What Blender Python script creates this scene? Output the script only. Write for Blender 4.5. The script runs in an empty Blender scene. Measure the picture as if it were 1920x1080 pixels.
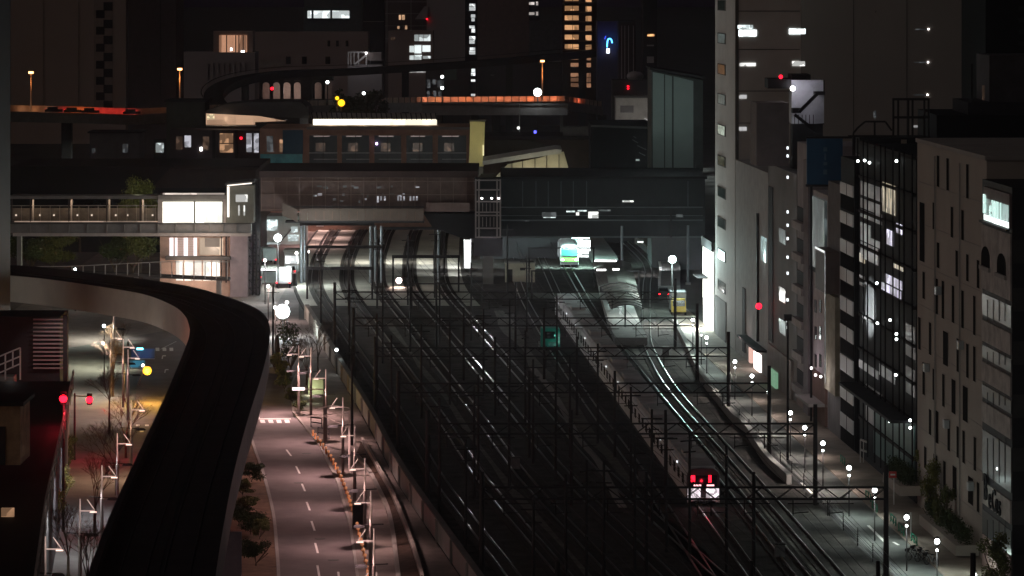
import bpy, math, random
from math import sin, cos, pi, radians, sqrt, atan2
from mathutils import Vector, Matrix
random.seed(7)
S = bpy.context.scene
COL = S.collection
# ---------------- camera, sky, city glow, exposure ----------------
F, H, YV = 7500.0, 47.0, -45.0          # focal length and horizon in photo pixels, camera height in metres
cam = bpy.data.cameras.new('camera'); camo = bpy.data.objects.new('camera', cam); COL.objects.link(camo)
camo.location = (0, 0, H); camo.rotation_euler = (pi/2, 0, 0)
cam.sensor_width = 36; cam.lens = F/1920*36; cam.shift_y = -(540-YV)/1920
cam.clip_start = 1; cam.clip_end = 9000
S.camera = camo
S.view_settings.view_transform = 'Standard'; S.view_settings.look = 'None'
S.view_settings.exposure = 0; S.view_settings.gamma = 1
S.cycles.use_denoising = True
S.cycles.max_bounces = 4; S.cycles.diffuse_bounces = 2; S.cycles.sample_clamp_indirect = 3
w = bpy.data.worlds.new('World'); S.world = w; w.use_nodes = True
nt = w.node_tree; bg = nt.nodes['Background']
sky = nt.nodes.new('ShaderNodeTexSky'); sky.sky_type = 'NISHITA'; sky.sun_disc = False
sky.sun_elevation = radians(-4); sky.sun_rotation = radians(200)
ad = nt.nodes.new('ShaderNodeMix'); ad.data_type = 'RGBA'; ad.blend_type = 'ADD'; ad.inputs[0].default_value = 1   # night sky plus the purple glow of the city
nt.links.new(sky.outputs[0], ad.inputs[6]); ad.inputs[7].default_value = (.8,.5,1.0,1)
nt.links.new(ad.outputs[2], bg.inputs[0]); bg.inputs[1].default_value = 0.0022
sl = bpy.data.lights.new('city_glow', 'SUN'); sl.energy = 0.2; sl.angle = radians(60); sl.color = (1, .86, .78)
so = bpy.data.objects.new('city_glow', sl); COL.objects.link(so)
so.rotation_euler = Vector((-.80, -.42, .42)).to_track_quat('Z', 'Y').to_euler()

# ---------------- helpers ----------------
def P(x, y, D): return Vector(((x-960)*D/F, D, H-(y-YV)*D/F))      # point at distance D
def G(x, y, z=0.0):                                                  # point at height z
    D = F*(H-z)/(y-YV); return Vector(((x-960)*D/F, D, z))
def gy(D): return F*H/D+YV
def lerp(a, b, t): return a+(b-a)*t
MATS = {}
def mat(n, c, rough=.8, metal=0., var=.18, sc=.6, bump=0., spec=.1):
    if n in MATS: return MATS[n]
    m = bpy.data.materials.new(n); m.use_nodes = True; t = m.node_tree; b = t.nodes['Principled BSDF']
    b.inputs['Roughness'].default_value = rough; b.inputs['Metallic'].default_value = metal
    b.inputs['Specular IOR Level'].default_value = spec
    tc = t.nodes.new('ShaderNodeTexCoord'); nz = t.nodes.new('ShaderNodeTexNoise'); nz.inputs['Scale'].default_value = sc
    nz.inputs['Detail'].default_value = 8; nz.inputs['Roughness'].default_value = .65
    cr = t.nodes.new('ShaderNodeValToRGB')
    cr.color_ramp.elements[0].position = .3; cr.color_ramp.elements[1].position = .7
    cr.color_ramp.elements[0].color = tuple(v*(1-var) for v in c)+(1,)
    cr.color_ramp.elements[1].color = tuple(min(1, v*(1+var)) for v in c)+(1,)
    t.links.new(tc.outputs['Object'], nz.inputs['Vector']); t.links.new(nz.outputs[0], cr.inputs[0])
    t.links.new(cr.outputs[0], b.inputs['Base Color'])
    if bump:
        bp = t.nodes.new('ShaderNodeBump'); bp.inputs['Strength'].default_value = bump; bp.inputs['Distance'].default_value = .1
        n2 = t.nodes.new('ShaderNodeTexNoise'); n2.inputs['Scale'].default_value = sc*9
        t.links.new(tc.outputs['Object'], n2.inputs['Vector']); t.links.new(n2.outputs[0], bp.inputs['Height']); t.links.new(bp.outputs[0], b.inputs['Normal'])
    MATS[n] = m; return m
def glow(n, c, st, pat=0., sc=1.2, stretch=(1, 1, 1)):
    """something that gives off light; pat > 0 breaks it into the bright and dark bits of a lit interior"""
    if n in MATS: return MATS[n]
    m = bpy.data.materials.new(n); m.use_nodes = True; t = m.node_tree; b = t.nodes['Principled BSDF']
    b.inputs['Base Color'].default_value = (.05, .05, .05, 1); b.inputs['Roughness'].default_value = .3
    b.inputs['Emission Color'].default_value = tuple(c)+(1,); b.inputs['Emission Strength'].default_value = st
    if pat:
        tc = t.nodes.new('ShaderNodeTexCoord'); mp = t.nodes.new('ShaderNodeMapping'); mp.inputs['Scale'].default_value = stretch
        vz = t.nodes.new('ShaderNodeTexVoronoi'); vz.distance = 'CHEBYCHEV'; vz.inputs['Scale'].default_value = sc
        nz = t.nodes.new('ShaderNodeTexNoise'); nz.inputs['Scale'].default_value = sc*.8; nz.inputs['Detail'].default_value = 6
        mx = t.nodes.new('ShaderNodeMath'); mx.operation = 'MULTIPLY'
        cr = t.nodes.new('ShaderNodeValToRGB'); cr.color_ramp.elements[0].position = .08+.22*pat; cr.color_ramp.elements[1].position = .32+.25*pat
        cr.color_ramp.elements[0].color = (max(0, 1-pat)*.5+.02,)*3+(1,); cr.color_ramp.elements[1].color = (1, 1, 1, 1)
        sp = t.nodes.new('ShaderNodeSeparateColor')
        ml = t.nodes.new('ShaderNodeMath'); ml.operation = 'MULTIPLY'; ml.inputs[1].default_value = st
        t.links.new(tc.outputs['Object'], mp.inputs[0]); t.links.new(mp.outputs[0], vz.inputs['Vector']); t.links.new(mp.outputs[0], nz.inputs['Vector'])
        t.links.new(vz.outputs['Color'], sp.inputs[0]); t.links.new(sp.outputs[0], mx.inputs[0]); t.links.new(nz.outputs[0], mx.inputs[1])
        t.links.new(mx.outputs[0], cr.inputs[0]); t.links.new(cr.outputs[0], ml.inputs[0]); t.links.new(ml.outputs[0], b.inputs['Emission Strength'])
    MATS[n] = m; return m
class MB:
    def __init__(s): s.v = []; s.f = []
    def _add(s, vs, fs):
        n = len(s.v); s.v += [Vector(v) for v in vs]; s.f += [tuple(i+n for i in f) for f in fs]; return s
    def box(s, x0, x1, y0, y1, z0, z1):
        if x0 > x1: x0, x1 = x1, x0
        if y0 > y1: y0, y1 = y1, y0
        if z0 > z1: z0, z1 = z1, z0
        return s._add([(x0,y0,z0),(x1,y0,z0),(x1,y1,z0),(x0,y1,z0),(x0,y0,z1),(x1,y0,z1),(x1,y1,z1),(x0,y1,z1)],
            [(0,3,2,1),(4,5,6,7),(0,1,5,4),(1,2,6,5),(2,3,7,6),(3,0,4,7)])
    def pbox(s, px0, py0, px1, py1, D, dep):                         # box whose front face has these bounds at distance D
        a = P(px0, py0, D); b = P(px1, py1, D); return s.box(a.x, b.x, D, D+dep, b.z, a.z)
    def quad(s, a, b, c, d): return s._add([a, b, c, d], [(0,1,2,3)])
    def bar(s, p, q, w, h=None):
        h = h or w; p = Vector(p); q = Vector(q); d = (q-p)
        if d.length < 1e-6: return s
        d.normalize(); up = Vector((0,0,1)) if abs(d.z) < .99 else Vector((0,1,0))
        a = d.cross(up).normalized()*(w/2); b = a.cross(d).normalized()*(h/2)
        return s._add([p-a-b,p+a-b,p+a+b,p-a+b,q-a-b,q+a-b,q+a+b,q-a+b],[(0,1,2,3),(7,6,5,4),(0,4,5,1),(1,5,6,2),(2,6,7,3),(3,7,4,0)])
    def tube(s, p, q, r0, r1=None, n=8):
        r1 = r0 if r1 is None else r1; p = Vector(p); q = Vector(q); d = (q-p)
        if d.length < 1e-6: return s
        d.normalize(); up = Vector((0,0,1)) if abs(d.z) < .99 else Vector((0,1,0))
        a = d.cross(up).normalized(); b = d.cross(a)
        vs = [p+(a*cos(2*pi*i/n)+b*sin(2*pi*i/n))*r0 for i in range(n)]+[q+(a*cos(2*pi*i/n)+b*sin(2*pi*i/n))*r1 for i in range(n)]
        return s._add(vs, [(i,(i+1)%n,n+(i+1)%n,n+i) for i in range(n)]+[tuple(range(n-1,-1,-1)), tuple(range(n,2*n))])
    def ball(s, c, r, n=8, m=6, sz=1.):
        c = Vector(c); vs = [c+Vector((0,0,-r*sz))]
        for j in range(1, m):
            t = -pi/2+pi*j/m
            vs += [c+Vector((r*cos(t)*cos(2*pi*i/n), r*cos(t)*sin(2*pi*i/n), r*sz*sin(t))) for i in range(n)]
        vs.append(c+Vector((0,0,r*sz))); fs = [(0,1+(i+1)%n,1+i) for i in range(n)]
        for j in range(m-2): fs += [(1+j*n+i,1+j*n+(i+1)%n,1+(j+1)*n+(i+1)%n,1+(j+1)*n+i) for i in range(n)]
        L = len(vs)-1; fs += [(L,1+(m-2)*n+i,1+(m-2)*n+(i+1)%n) for i in range(n)]
        return s._add(vs, fs)
    def prism(s, pts, z0, z1):                                       # plan polygon, counter-clockwise
        n = len(pts)
        return s._add([(p[0],p[1],z0) for p in pts]+[(p[0],p[1],z1) for p in pts],
            [tuple(range(n-1,-1,-1)), tuple(range(n,2*n))]+[(i,(i+1)%n,n+(i+1)%n,n+i) for i in range(n)])
    def profile(s, pts, y0, y1):                                     # outline in x,z pushed from y0 to y1
        n = len(pts)
        return s._add([(p[0],y0,p[1]) for p in pts]+[(p[0],y1,p[1]) for p in pts],
            [tuple(range(n)), tuple(range(2*n-1,n-1,-1))]+[(i,n+i,n+(i+1)%n,(i+1)%n) for i in range(n)])
    def ribbon(s, L, R, t=None):                                     # strip between two lists of points; t = thickness
        n = len(L)
        vs = [Vector(p) for p in L]+[Vector(p) for p in R]
        fs = [(i,n+i,n+i+1,i+1) for i in range(n-1)]
        if t:
            vs += [v-Vector((0,0,t)) for v in vs[:2*n]]
            fs += [(2*n+i,2*n+i+1,3*n+i+1,3*n+i) for i in range(n-1)]
            fs += [(i,i+1,2*n+i+1,2*n+i) for i in range(n-1)]+[(n+i+1,n+i,3*n+i,3*n+i+1) for i in range(n-1)]
            fs += [(0,2*n,3*n,n),(n-1,2*n-1,4*n-1,3*n-1)]
        return s._add(vs, fs)
def wmat(o):
    m = Matrix.Identity(4)
    while o: m = (Matrix.Translation(o.location) @ o.rotation_euler.to_matrix().to_4x4()) @ m; o = o.parent
    return m
def tag(o, label=None, cat=None, group=None, kind=None):
    if label: o['label'] = label
    if cat: o['category'] = cat
    if group: o['group'] = group
    if kind: o['kind'] = kind
    return o
def build(name, mb, m, parent=None, local=False, smooth=False):
    me = bpy.data.meshes.new(name)
    vs = mb.v
    off = Vector((0,0,0))
    if parent is not None and not local:
        iv = wmat(parent).inverted(); vs = [iv @ v for v in vs]
    me.from_pydata([tuple(v) for v in vs], [], mb.f); me.materials.append(m)
    if smooth:
        for p in me.polygons: p.use_smooth = True
    me.update()
    o = bpy.data.objects.new(name, me); COL.objects.link(o)
    if parent is not None: o.parent = parent
    return o
def T(name, label, cat, loc, group=None, rz=0):
    o = bpy.data.objects.new(name, None); COL.objects.link(o); o.location = loc; o.rotation_euler = (0,0,rz)
    o.empty_display_size = .5
    return tag(o, label, cat, group)
def dup(root, loc, rz=None, label=None):
    def cp(o, par):
        c = o.copy(); COL.objects.link(c)
        if par is not None: c.parent = par
        for ch in kids.get(o.name, []): cp(ch, c)
        return c
    kids = {}
    for x in list(COL.objects):
        if x.parent is not None: kids.setdefault(x.parent.name, []).append(x)
    r = cp(root, None); r.location = loc
    if rz is not None: r.rotation_euler = (0,0,rz)
    if label: r['label'] = label
    return r
def point(parent, loc, W, c=(1,.95,.9), r=.12, local=False):
    l = bpy.data.lights.new('lamp_light', 'POINT'); l.energy = W; l.color = c; l.shadow_soft_size = r
    o = bpy.data.objects.new('lamp_light', l); COL.objects.link(o)
    if parent is not None:
        o.parent = parent; o.location = loc if local else wmat(parent).inverted() @ Vector(loc)
    else: o.location = loc
    return o
def spot(parent, loc, to, W, c=(1,.95,.9), ang=120, r=.15):
    l = bpy.data.lights.new('lamp_light', 'SPOT'); l.energy = W; l.color = c; l.shadow_soft_size = r; l.spot_size = radians(ang); l.spot_blend = .6
    o = bpy.data.objects.new('lamp_light', l); COL.objects.link(o); o.location = loc
    o.rotation_euler = (Vector(loc)-Vector(to)).to_track_quat('Z', 'Y').to_euler()
    if parent is not None:
        o.parent = parent; o.matrix_parent_inverse = wmat(parent).inverted()
    return o
def smoothpath(pts, n=8):
    pts = [Vector(tuple(p)+(0,)) if len(p) == 2 else Vector(p) for p in pts]; out = []
    q = [pts[0]*2-pts[1]]+pts+[pts[-1]*2-pts[-2]]
    for i in range(1, len(q)-2):
        a, b, c, d = q[i-1:i+3]
        for k in range(n):
            t = k/n; out.append(.5*((2*b)+(c-a)*t+(2*a-5*b+4*c-d)*t*t+(3*b-a-3*c+d)*t**3))
    out.append(pts[-1]); return out
def offset(path, d, dz=0):                                           # sideways copy of a path, + = to the right of travel
    out = []
    for i, p in enumerate(path):
        t = (path[min(i+1, len(path)-1)]-path[max(i-1, 0)]); t.z = 0; t.normalize()
        out.append(p+Vector((t.y, -t.x, 0))*d+Vector((0,0,dz)))
    return out
# ---------------- materials ----------------
asphalt = mat('asphalt', (.16,.135,.135), .85, var=.25, sc=.25, bump=.1)
street_m = mat('street_asphalt', (.13,.135,.125), .8, var=.25, sc=.3, bump=.1)
pave = mat('paving', (.24,.2,.185), .8, var=.2, sc=.5)
earth = mat('earth', (.16,.10,.07), .95, var=.35, sc=.9)
ballast = mat('ballast', (.042,.038,.034), .95, var=.7, sc=.45, bump=.5)
slab_m = mat('slab_concrete', (.22,.22,.2), .8, var=.3, sc=.25)
white_paint = mat('road_paint', (.75,.73,.7), .6, var=.1)
conc = mat('concrete', (.32,.3,.28), .8, var=.15, sc=.25)
conc_dk = mat('concrete_dark', (.12,.115,.11), .85, var=.2, sc=.3)
deck_m = mat('guideway_deck', (.032,.027,.031), .9, var=.25, sc=.3)
railm = mat('rail_steel', (.2,.19,.18), .3, 1., var=.3, sc=.5, spec=.5)
steel = mat('steel', (.036,.033,.034), .6, .2, var=.2)
steel_lt = mat('steel_light', (.42,.44,.45), .45, .4, var=.15)
white_m = mat('white_metal', (.75,.74,.72), .45, var=.06)
dark_m = mat('dark_wall', (.035,.033,.036), .8, var=.2, sc=.3)
black_m = mat('black_wall', (.014,.014,.015), .7, var=.2, sc=.3)
glass_dk = mat('dark_glass', (.012,.014,.016), .12, var=.2, spec=.6)
wood_m = mat('sleeper', (.08,.07,.06), .9)
foliage = [mat('leaf_dark', (.045,.06,.025), .7, var=.5, sc=2.), mat('leaf_mid', (.10,.105,.038), .7, var=.5, sc=2.), mat('leaf_bright', (.17,.175,.05), .7, var=.45, sc=2.)]
bark = mat('bark', (.09,.065,.05), .9, var=.3, sc=3)
warm = glow('lamp_warm', (1,.72,.42), 6); cool = glow('lamp_cool', (.9,1,.98), 9); sodium = glow('lamp_sodium', (1,.36,.08), 6)
red_l = glow('lamp_red', (1,.006,.02), 5); blue_l = glow('lamp_blue', (.1,.1,1), 3); white_l = glow('lamp_white', (1,.97,.95), 8)
win_cool = glow('window_cool', (.86,1,1), 1.5, .45, 1.3, (1,1,1.4)); win_white = glow('window_white', (1,1,.96), 1.4, .35, .9)
win_warm = glow('window_warm', (1,.55,.3), .55, .5, .9); pane_m = mat('window_pane', (.008,.006,.005), .95, var=.3, spec=.02)
matte_m = mat('matte_black', (.012,.011,.012), .95, spec=.02)
win_dim = glow('window_dim', (.75,.8,.85), .12, .5, 1.2)
win_dimwarm = glow('window_dim_warm', (1,.6,.4), .12, .6, 1.2); win_teal = glow('window_teal', (.45,.8,.75), .12, .5, .8)
# ================= ground and roads =================
def rib(name, mb, m): return tag(build(name, mb, m), kind='structure')
g = MB(); g.quad((-900,120,0),(900,120,0),(900,6000,0),(-900,6000,0)); rib('ground', g, mat('ground_dark', (.05,.048,.046), .9, var=.4, sc=.08))
# --- railway land: path of the left-hand bundle, distances along the yard
BL = [(14.5,190),(9,230),(4.2,275),(-1,320),(-6.6,369),(-10.9,415),(-16.4,469),(-22.6,530),(-28.6,590),(-31.0,632),(-32.2,680),(-32.0,760),(-26,900),(-14,1050)]
BLp = smoothpath([(a,b,0) for a,b in BL], 6)
def shift_bundle(o):                                                 # spacing 4 m near, 5 m at the station
    out = []
    for p in BLp:
        out.append(Vector((p.x+o*(4+1.0*min(1,max(0,(p.y-400)/250)))/4, p.y, 0)))
    return out
RT = [(31,200),(27.5,260),(24.8,320),(22.5,366),(20.2,410),(18,455),(17.2,500),(17.8,530),(20.2,600),(21.6,635),(21,672),(16,780),(10,950)]
RTp = smoothpath([(a,b,0) for a,b in RT], 6)
TT = [(23.9,200),(16.8,352),(8.8,514),(6.2,602),(3.9,705),(2,800),(0,950)]
TTp = smoothpath([(a,b,0) for a,b in TT], 8)
T1b = smoothpath([(27.6,200),(20.6,352),(12.8,514),(9.9,602),(8.6,660),(7.6,760),(6,950)], 8)
MT = smoothpath([(20.2,200),(13.2,352),(8.2,440),(3.5,535),(1.0,602),(-1.2,705),(-3,800),(-5,950)], 8)
def xat(path, D):
    for i in range(len(path)-1):
        a, b = path[i], path[i+1]
        if (a.y-D)*(b.y-D) <= 0 and a.y != b.y: return lerp(a.x, b.x, (D-a.y)/(b.y-a.y))
    return path[0].x if D < path[0].y else path[-1].x
Ds = [190+i*15 for i in range(60)]
WALLX = lambda D: xat(BLp, D)-3.6
def fence_x(D): return xat(RTp, D)+4.2 if D < 480 else xat(RTp, 480)+4.2+(D-480)*.012
bed = MB(); bed.ribbon([Vector((WALLX(D)+.2, D, .30)) for D in Ds], [Vector((fence_x(D)-.3, D, .30)) for D in Ds], .28); rib('railway_ground', bed, ballast)
# slab of the curved approach inside the station; pale colour stands in for lamplight
sl_ = MB(); dd = [566+i*12 for i in range(30)]
bnd = shift_bundle(16)
sl_.ribbon([Vector((WALLX(D)+.6, D, .335)) for D in dd], [Vector((xat(bnd, D)+3.2, D, .335)) for D in dd]); rib('station_track_slab', sl_, mat('lit_slab', (.44,.42,.37), .8, var=.3, sc=.15))
for pa_, pb_, d0_, d1_, w_ in ((T1b, RTp, 300, 560, 1.0), (shift_bundle(16), MT, 330, 560, 1.3), (shift_bundle(4), shift_bundle(8), 250, 540, .5)):
    dd_ = list(range(d0_, d1_, 12)); q_ = [Vector(((xat(pa_,d)+xat(pb_,d))/2, d, .325)) for d in dd_]
    rib('service_path', MB().ribbon([p-Vector((w_*(.6+.4*sin(p.y*.11)),0,0)) for p in q_],[p+Vector((w_*(.7+.3*cos(p.y*.07)),0,0)) for p in q_]), mat('pale_ballast', (.13,.125,.11), .95, var=.5, sc=.8))
# --- main avenue left
kl = [(455,760),(466,800),(482,850),(497,892),(515,965),(522,1035),(525,1080),(526,1180),(526,1300)]
kr = [(530,752),(560,785),(582,812),(620,867),(642,935),(660,1000),(671,1080),(676,1180),(680,1300)]
KL = smoothpath([G(x,y,.05) for x,y in kl], 5); KR = smoothpath([G(x,y,.05) for x,y in kr], 5)
rd = MB(); rd.ribbon(KL, KR); rib('avenue', rd, asphalt)
jn = MB(); jn.quad(G(-300,900,.045), G(700,900,.045), G(640,600,.045), G(-200,600,.045)); jn.quad(G(-200,600,.045),G(560,600,.045),G(560,470,.045),G(-200,470,.045)); rib('road_junction', jn, asphalt)
lr = MB(); lr.quad(G(-60,1300,.05), G(215,1300,.05), G(262,640,.05), G(118,640,.05)); rib('side_road', lr, street_m)
# pavement between avenue and the railway wall
wr = [Vector((WALLX(D)-.4, D, .17)) for D in (230,255,280,310,340,370,400,430,460,490)]
pv = MB(); ky = [k.y for k in KR]
def krx(D):
    for i in range(len(KR)-1):
        if (KR[i].y-D)*(KR[i+1].y-D) <= 0: return lerp(KR[i].x, KR[i+1].x, (D-KR[i].y)/(KR[i+1].y-KR[i].y))
    return KR[0].x if D > KR[0].y else KR[-1].x
pv.ribbon([Vector((krx(v.y)+.02, v.y, .17)) for v in wr], wr, .15); rib('pavement', pv, pave)
kb = MB(); kb.ribbon([Vector((krx(v.y)-.12, v.y, .20)) for v in wr], [Vector((krx(v.y)+.1, v.y, .20)) for v in wr], .18)
kb.ribbon([v+Vector((-.25,0,.14)) for v in KL], [v+Vector((.02,0,.14)) for v in KL], .18); rib('kerb', kb, conc)
# planted verge left of the avenue
vg = MB(); vg.ribbon([v+Vector((-9,0,.10)) for v in KL], [v+Vector((-.27,0,.10)) for v in KL]); rib('verge', vg, earth)
# dark planted bed and the pale coping between pavement and railway wall
c1 = [(677,820),(705,870),(730,915),(757,980),(780,1047),(795,1110),(810,1200)]
c2 = [(665,850),(685,875),(702,905),(727,965),(742,1072),(750,1150),(756,1240)]
C1 = smoothpath([G(x,y,.9) for x,y in c1], 5); C2 = smoothpath([G(x,y,.45) for x,y in c2], 5)
bd = MB(); bd.ribbon([v+Vector((.1,0,-.2)) for v in C2], [v+Vector((0,0,-.4)) for v in C1]); rib('planted_bed', bd, mat('bed_soil', (.07,.045,.035), .95, var=.5, sc=1.5))
# markings
mk = MB()
for (x0,y0,x1,y1) in [(537,843,546,855),(555,874,562,888),(566,907,572,921),(575,941,581,957),(584,977,590,995),(591,1018,596,1037),(595,1060,599,1082),(634,1072,637,1092),(601,1110,604,1140)]:
    a = G(x0,y0,.056); b = G(x1,y1,.056); mk.ribbon([a-Vector((.09,0,0)), b-Vector((.09,0,0))], [a+Vector((.09,0,0)), b+Vector((.09,0,0))])
for i in range(6):                                                   # crossing blocks
    x = 458+i*15.4; mk.quad(G(x,793,.056),G(x+9,793,.056),G(x+7,787,.056),G(x-2,787,.056))
mk.quad(G(452,786,.056),G(546,786,.056),G(545,784.6,.056),G(452,784.6,.056))
for i in range(3):
    x = 292+i*13; mk.quad(G(x,658,.056),G(x+7,658,.056),G(x+6.5,652,.056),G(x-.5,652,.056))
for (x,y) in ((303,668),(308,694)):
    mk.quad(G(x,y+5,.056),G(x+2,y+5,.056),G(x+3,y-1,.056),G(x+1,y-1,.056)); mk.quad(G(x+2,y,.056),G(x+8,y,.056),G(x+8,y-2,.056),G(x+2,y-2,.056))
for (x,y) in ((255,797),(272,797),(262,808)): mk.quad(G(x,y+2,.056),G(x+7,y+2,.056),G(x+7,y-1,.056),G(x,y-1,.056))
for (x0,y0,x1,y1) in ((476,768,486,784),(330,640,300,655)):
    mk.quad(G(x0,y0,.056),G(x0+1.2,y0,.056),G(x1+1.4,y1,.056),G(x1,y1,.056))
rib('road_markings', mk, white_paint)
# --- right-hand street
CC, SS = 55.3, -.0547                                                # facade line X = CC + SS*D
fx = lambda D: CC+SS*D
dd = [200+i*20 for i in range(26)]
st = MB(); st.ribbon([Vector((fence_x(D)+.5, D, .05)) for D in dd], [Vector((fx(D)-4.4, D, .05)) for D in dd]); rib('street', st, street_m)
sw = MB(); sw.ribbon([Vector((fx(D)-4.4, D, .18)) for D in dd], [Vector((fx(D)+.05, D, .18)) for D in dd], .16); rib('street_pavement', sw, mat('warm_paving', (.3,.25,.21), .8, var=.25, sc=.4))
sm = MB()
for a, b in (((1625,985),(1660,1020)),((1655,1003),(1663,1007)),((1672,1016),(1682,1022)),((1500,905),(1520,925))):
    p, q = G(*a,.056), G(*b,.056); sm.ribbon([p, q],[p+Vector((.25,0,0)), q+Vector((.25,0,0))])
rib('street_markings', sm, white_paint)
yd = MB(); yd.quad((-70,470,.06),(WALLX(600)-.5,560,.06),(WALLX(700)-.5,800,.06),(-70,800,.06)); rib('station_forecourt', yd, pave)

# ================= retaining wall and rails =================
wl = T('retaining_wall', 'grey concrete wall curving between the pavement and the dark railway yard', 'wall', (WALLX(320), 320, 0))
rng = [200+i*12 for i in range(30)]
m1 = MB(); m1.ribbon([Vector((WALLX(D)-.2, D, 1.9)) for D in rng], [Vector((WALLX(D)+.15, D, 1.9)) for D in rng], 1.9); build('wall_panels', m1, conc, wl)
m1 = MB(); m1.ribbon([Vector((WALLX(D)-.28, D, 2.02)) for D in rng], [Vector((WALLX(D)+.22, D, 2.02)) for D in rng], .118); build('coping', m1, conc_dk, wl)
for D in rng[::1]: 
    build('pilaster', MB().box(WALLX(D)-.38, WALLX(D)-.203, D-.25, D+.25, 0, 1.88), conc, wl)
w2 = T('low_wall', 'pale narrow coping wall curving between pavement and planted bed', 'wall', C1[10])
build('coping', MB().ribbon(C1, [v+Vector((.28,0,0)) for v in C1], .12), mat('pale_coping', (.5,.44,.4), .7), w2)
build('wall_body', MB().ribbon([v+Vector((.04,0,-.121)) for v in C1], [v+Vector((.24,0,-.121)) for v in C1], .77), conc, w2)
w3 = T('planter_kerb', 'low grey kerb along the inner edge of the planted bed', 'kerb', C2[10])
build('kerb_stone', MB().ribbon(C2, [v+Vector((.35,0,0)) for v in C2], .44), conc, w3)

sleeper_m = mat('sleeper_bed', (.07,.064,.058), .95, var=.5, sc=2.5)
_t = sleeper_m.node_tree; _w = _t.nodes.new('ShaderNodeTexWave'); _w.bands_direction = 'Y'; _w.inputs['Scale'].default_value = .45
_c = _t.nodes.new('ShaderNodeTexCoord'); _x = _t.nodes.new('ShaderNodeMix'); _x.data_type = 'RGBA'; _x.blend_type = 'MULTIPLY'; _x.inputs[0].default_value = .7
_l = _t.nodes['Principled BSDF'].inputs['Base Color'].links[0].from_socket
_t.links.new(_c.outputs['Object'], _w.inputs['Vector']); _t.links.new(_l, _x.inputs[6]); _t.links.new(_w.outputs['Color'], _x.inputs[7]); _t.links.new(_x.outputs[2], _t.nodes['Principled BSDF'].inputs['Base Color'])
def track(path, label, d0=200, d1=900, gauge=1.067, group='railway tracks across the yard'):
    pts = [p for p in path if d0 <= p.y <= d1]
    pts = smoothpath([p+Vector((0,0,0)) for p in pts], 3)
    mid = pts[len(pts)//3]
    t = T('railway_track', label, 'railway track', (mid.x, mid.y, .3), group)
    for s in (-1, 1):
        c = offset(pts, s*gauge/2); L = [p+Vector((-.05,0,.55)) for p in c]; R = [p+Vector((.05,0,.55)) for p in c]
        build('rail', MB().ribbon(L, R, .16), railm, t)
    build('sleeper_bed', MB().ribbon(offset(pts,-1.15,.385), offset(pts,1.15,.385), .07), sleeper_m, t)
    return t
lb = ['bright railed track closest to the grey wall', 'second track from the grey wall, with one bright lamp glint', 'middle track of the five that curve to the left', 'fourth track from the grey wall, in darkness', 'fifth track from the grey wall, beside the cable trough']
for i in range(5): track(shift_bundle(i*4), lb[i])
track(MT, 'dark track that runs just left of the standing train')
track(TTp, 'track carrying the long train with red tail lights')
track(T1b, 'track between the long train and the bright pair of rails, leading to the green train')
track(RTp, 'track nearest the street, its two rails shining')
# pale cable trough winding down the middle of the yard
ct = smoothpath([G(x,y,.42) for x,y in [(1000,690),(1040,740),(1085,820),(1120,862),(1140,900),(1158,935),(1168,950)]], 6)
tag(build('cable_trough', MB().ribbon(offset(ct,-.35), offset(ct,.35), .1), conc), 'pale concrete cable trough winding between tracks in the middle of the yard', 'cable trough')
for i,(x,y) in enumerate([(560,905),(600,1010),(575,850),(625,1050)]):
    p = G(x,y,.055); t = T('manhole_cover', ['manhole cover beside the second lane dash','manhole cover right of the middle lane dashes','manhole cover near the start of the orange markers','manhole cover close to the bottom of the avenue'][i], 'manhole cover', p, 'manhole covers on the avenue')
    build('cover', MB().tube(p, p+Vector((0,0,.012)), .38,.38,14), conc_dk, t); build('ring', MB().tube(p-Vector((0,0,.004)), p+Vector((0,0,.006)), .46,.46,14), steel, t)
# trackside boxes
bp = MB().box(-.4,.4,-.3,.3,0,1.1); bpt = MB().box(-.45,.45,-.35,.35,1.1,1.18)
def signal_box(loc, lab, first=[]):
    if not first:
        t = T('signal_cabinet', lab, 'cabinet', loc, 'trackside cabinets'); build('cabinet_body', bp, mat('box_grey', (.16,.16,.16)), t, True); build('lid', bpt, steel, t, True); first.append(t)
    else: dup(first[0], loc, label=lab)
signal_box(G(1205,905,.3), 'small grey cabinet left of the train tail')
signal_box(G(1462,1046,.3), 'small pale cabinet at the right foot of the yard')
signal_box(G(967,880,.3), 'small grey cabinet between the dark middle tracks')
signal_box(G(1248,668,.3), 'small grey cabinet beside the rail nearest the street')
# fence between yard and street
fn = T('railway_fence', 'low dark mesh fence between the railway and the right-hand street', 'fence', (fence_x(350), 350, 0))
fd = [240+i*9 for i in range(24)]
for D in fd: build('fence_post', MB().box(fence_x(D)-.04, fence_x(D)+.04, D-.04, D+.04, 0, 1.5), steel, fn)
mb = MB()
for z in (.3,.7,1.1,1.45): mb.ribbon([Vector((fence_x(D)-.05, D, z)) for D in fd], [Vector((fence_x(D)-.02, D, z)) for D in fd], .04)
build('fence_rails', mb, steel, fn)
sc_ = [(1262,600),(1290,655),(1312,700),(1345,742),(1372,775),(1395,795),(1432,850),(1475,890)]
SC = smoothpath([G(x,y,1.2) for x,y in sc_], 5)
tr = T('cable_ramp', 'pale trough wall winding between the shining rails and the street', 'trough', SC[10])
build('trough_wall', MB().ribbon(SC, [v+Vector((.45,0,0)) for v in SC], 1.0), conc, tr)
build('trough_lid', MB().ribbon([v+Vector((-.05,0,.07)) for v in SC], [v+Vector((.5,0,.07)) for v in SC], .068), slab_m, tr)

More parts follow.
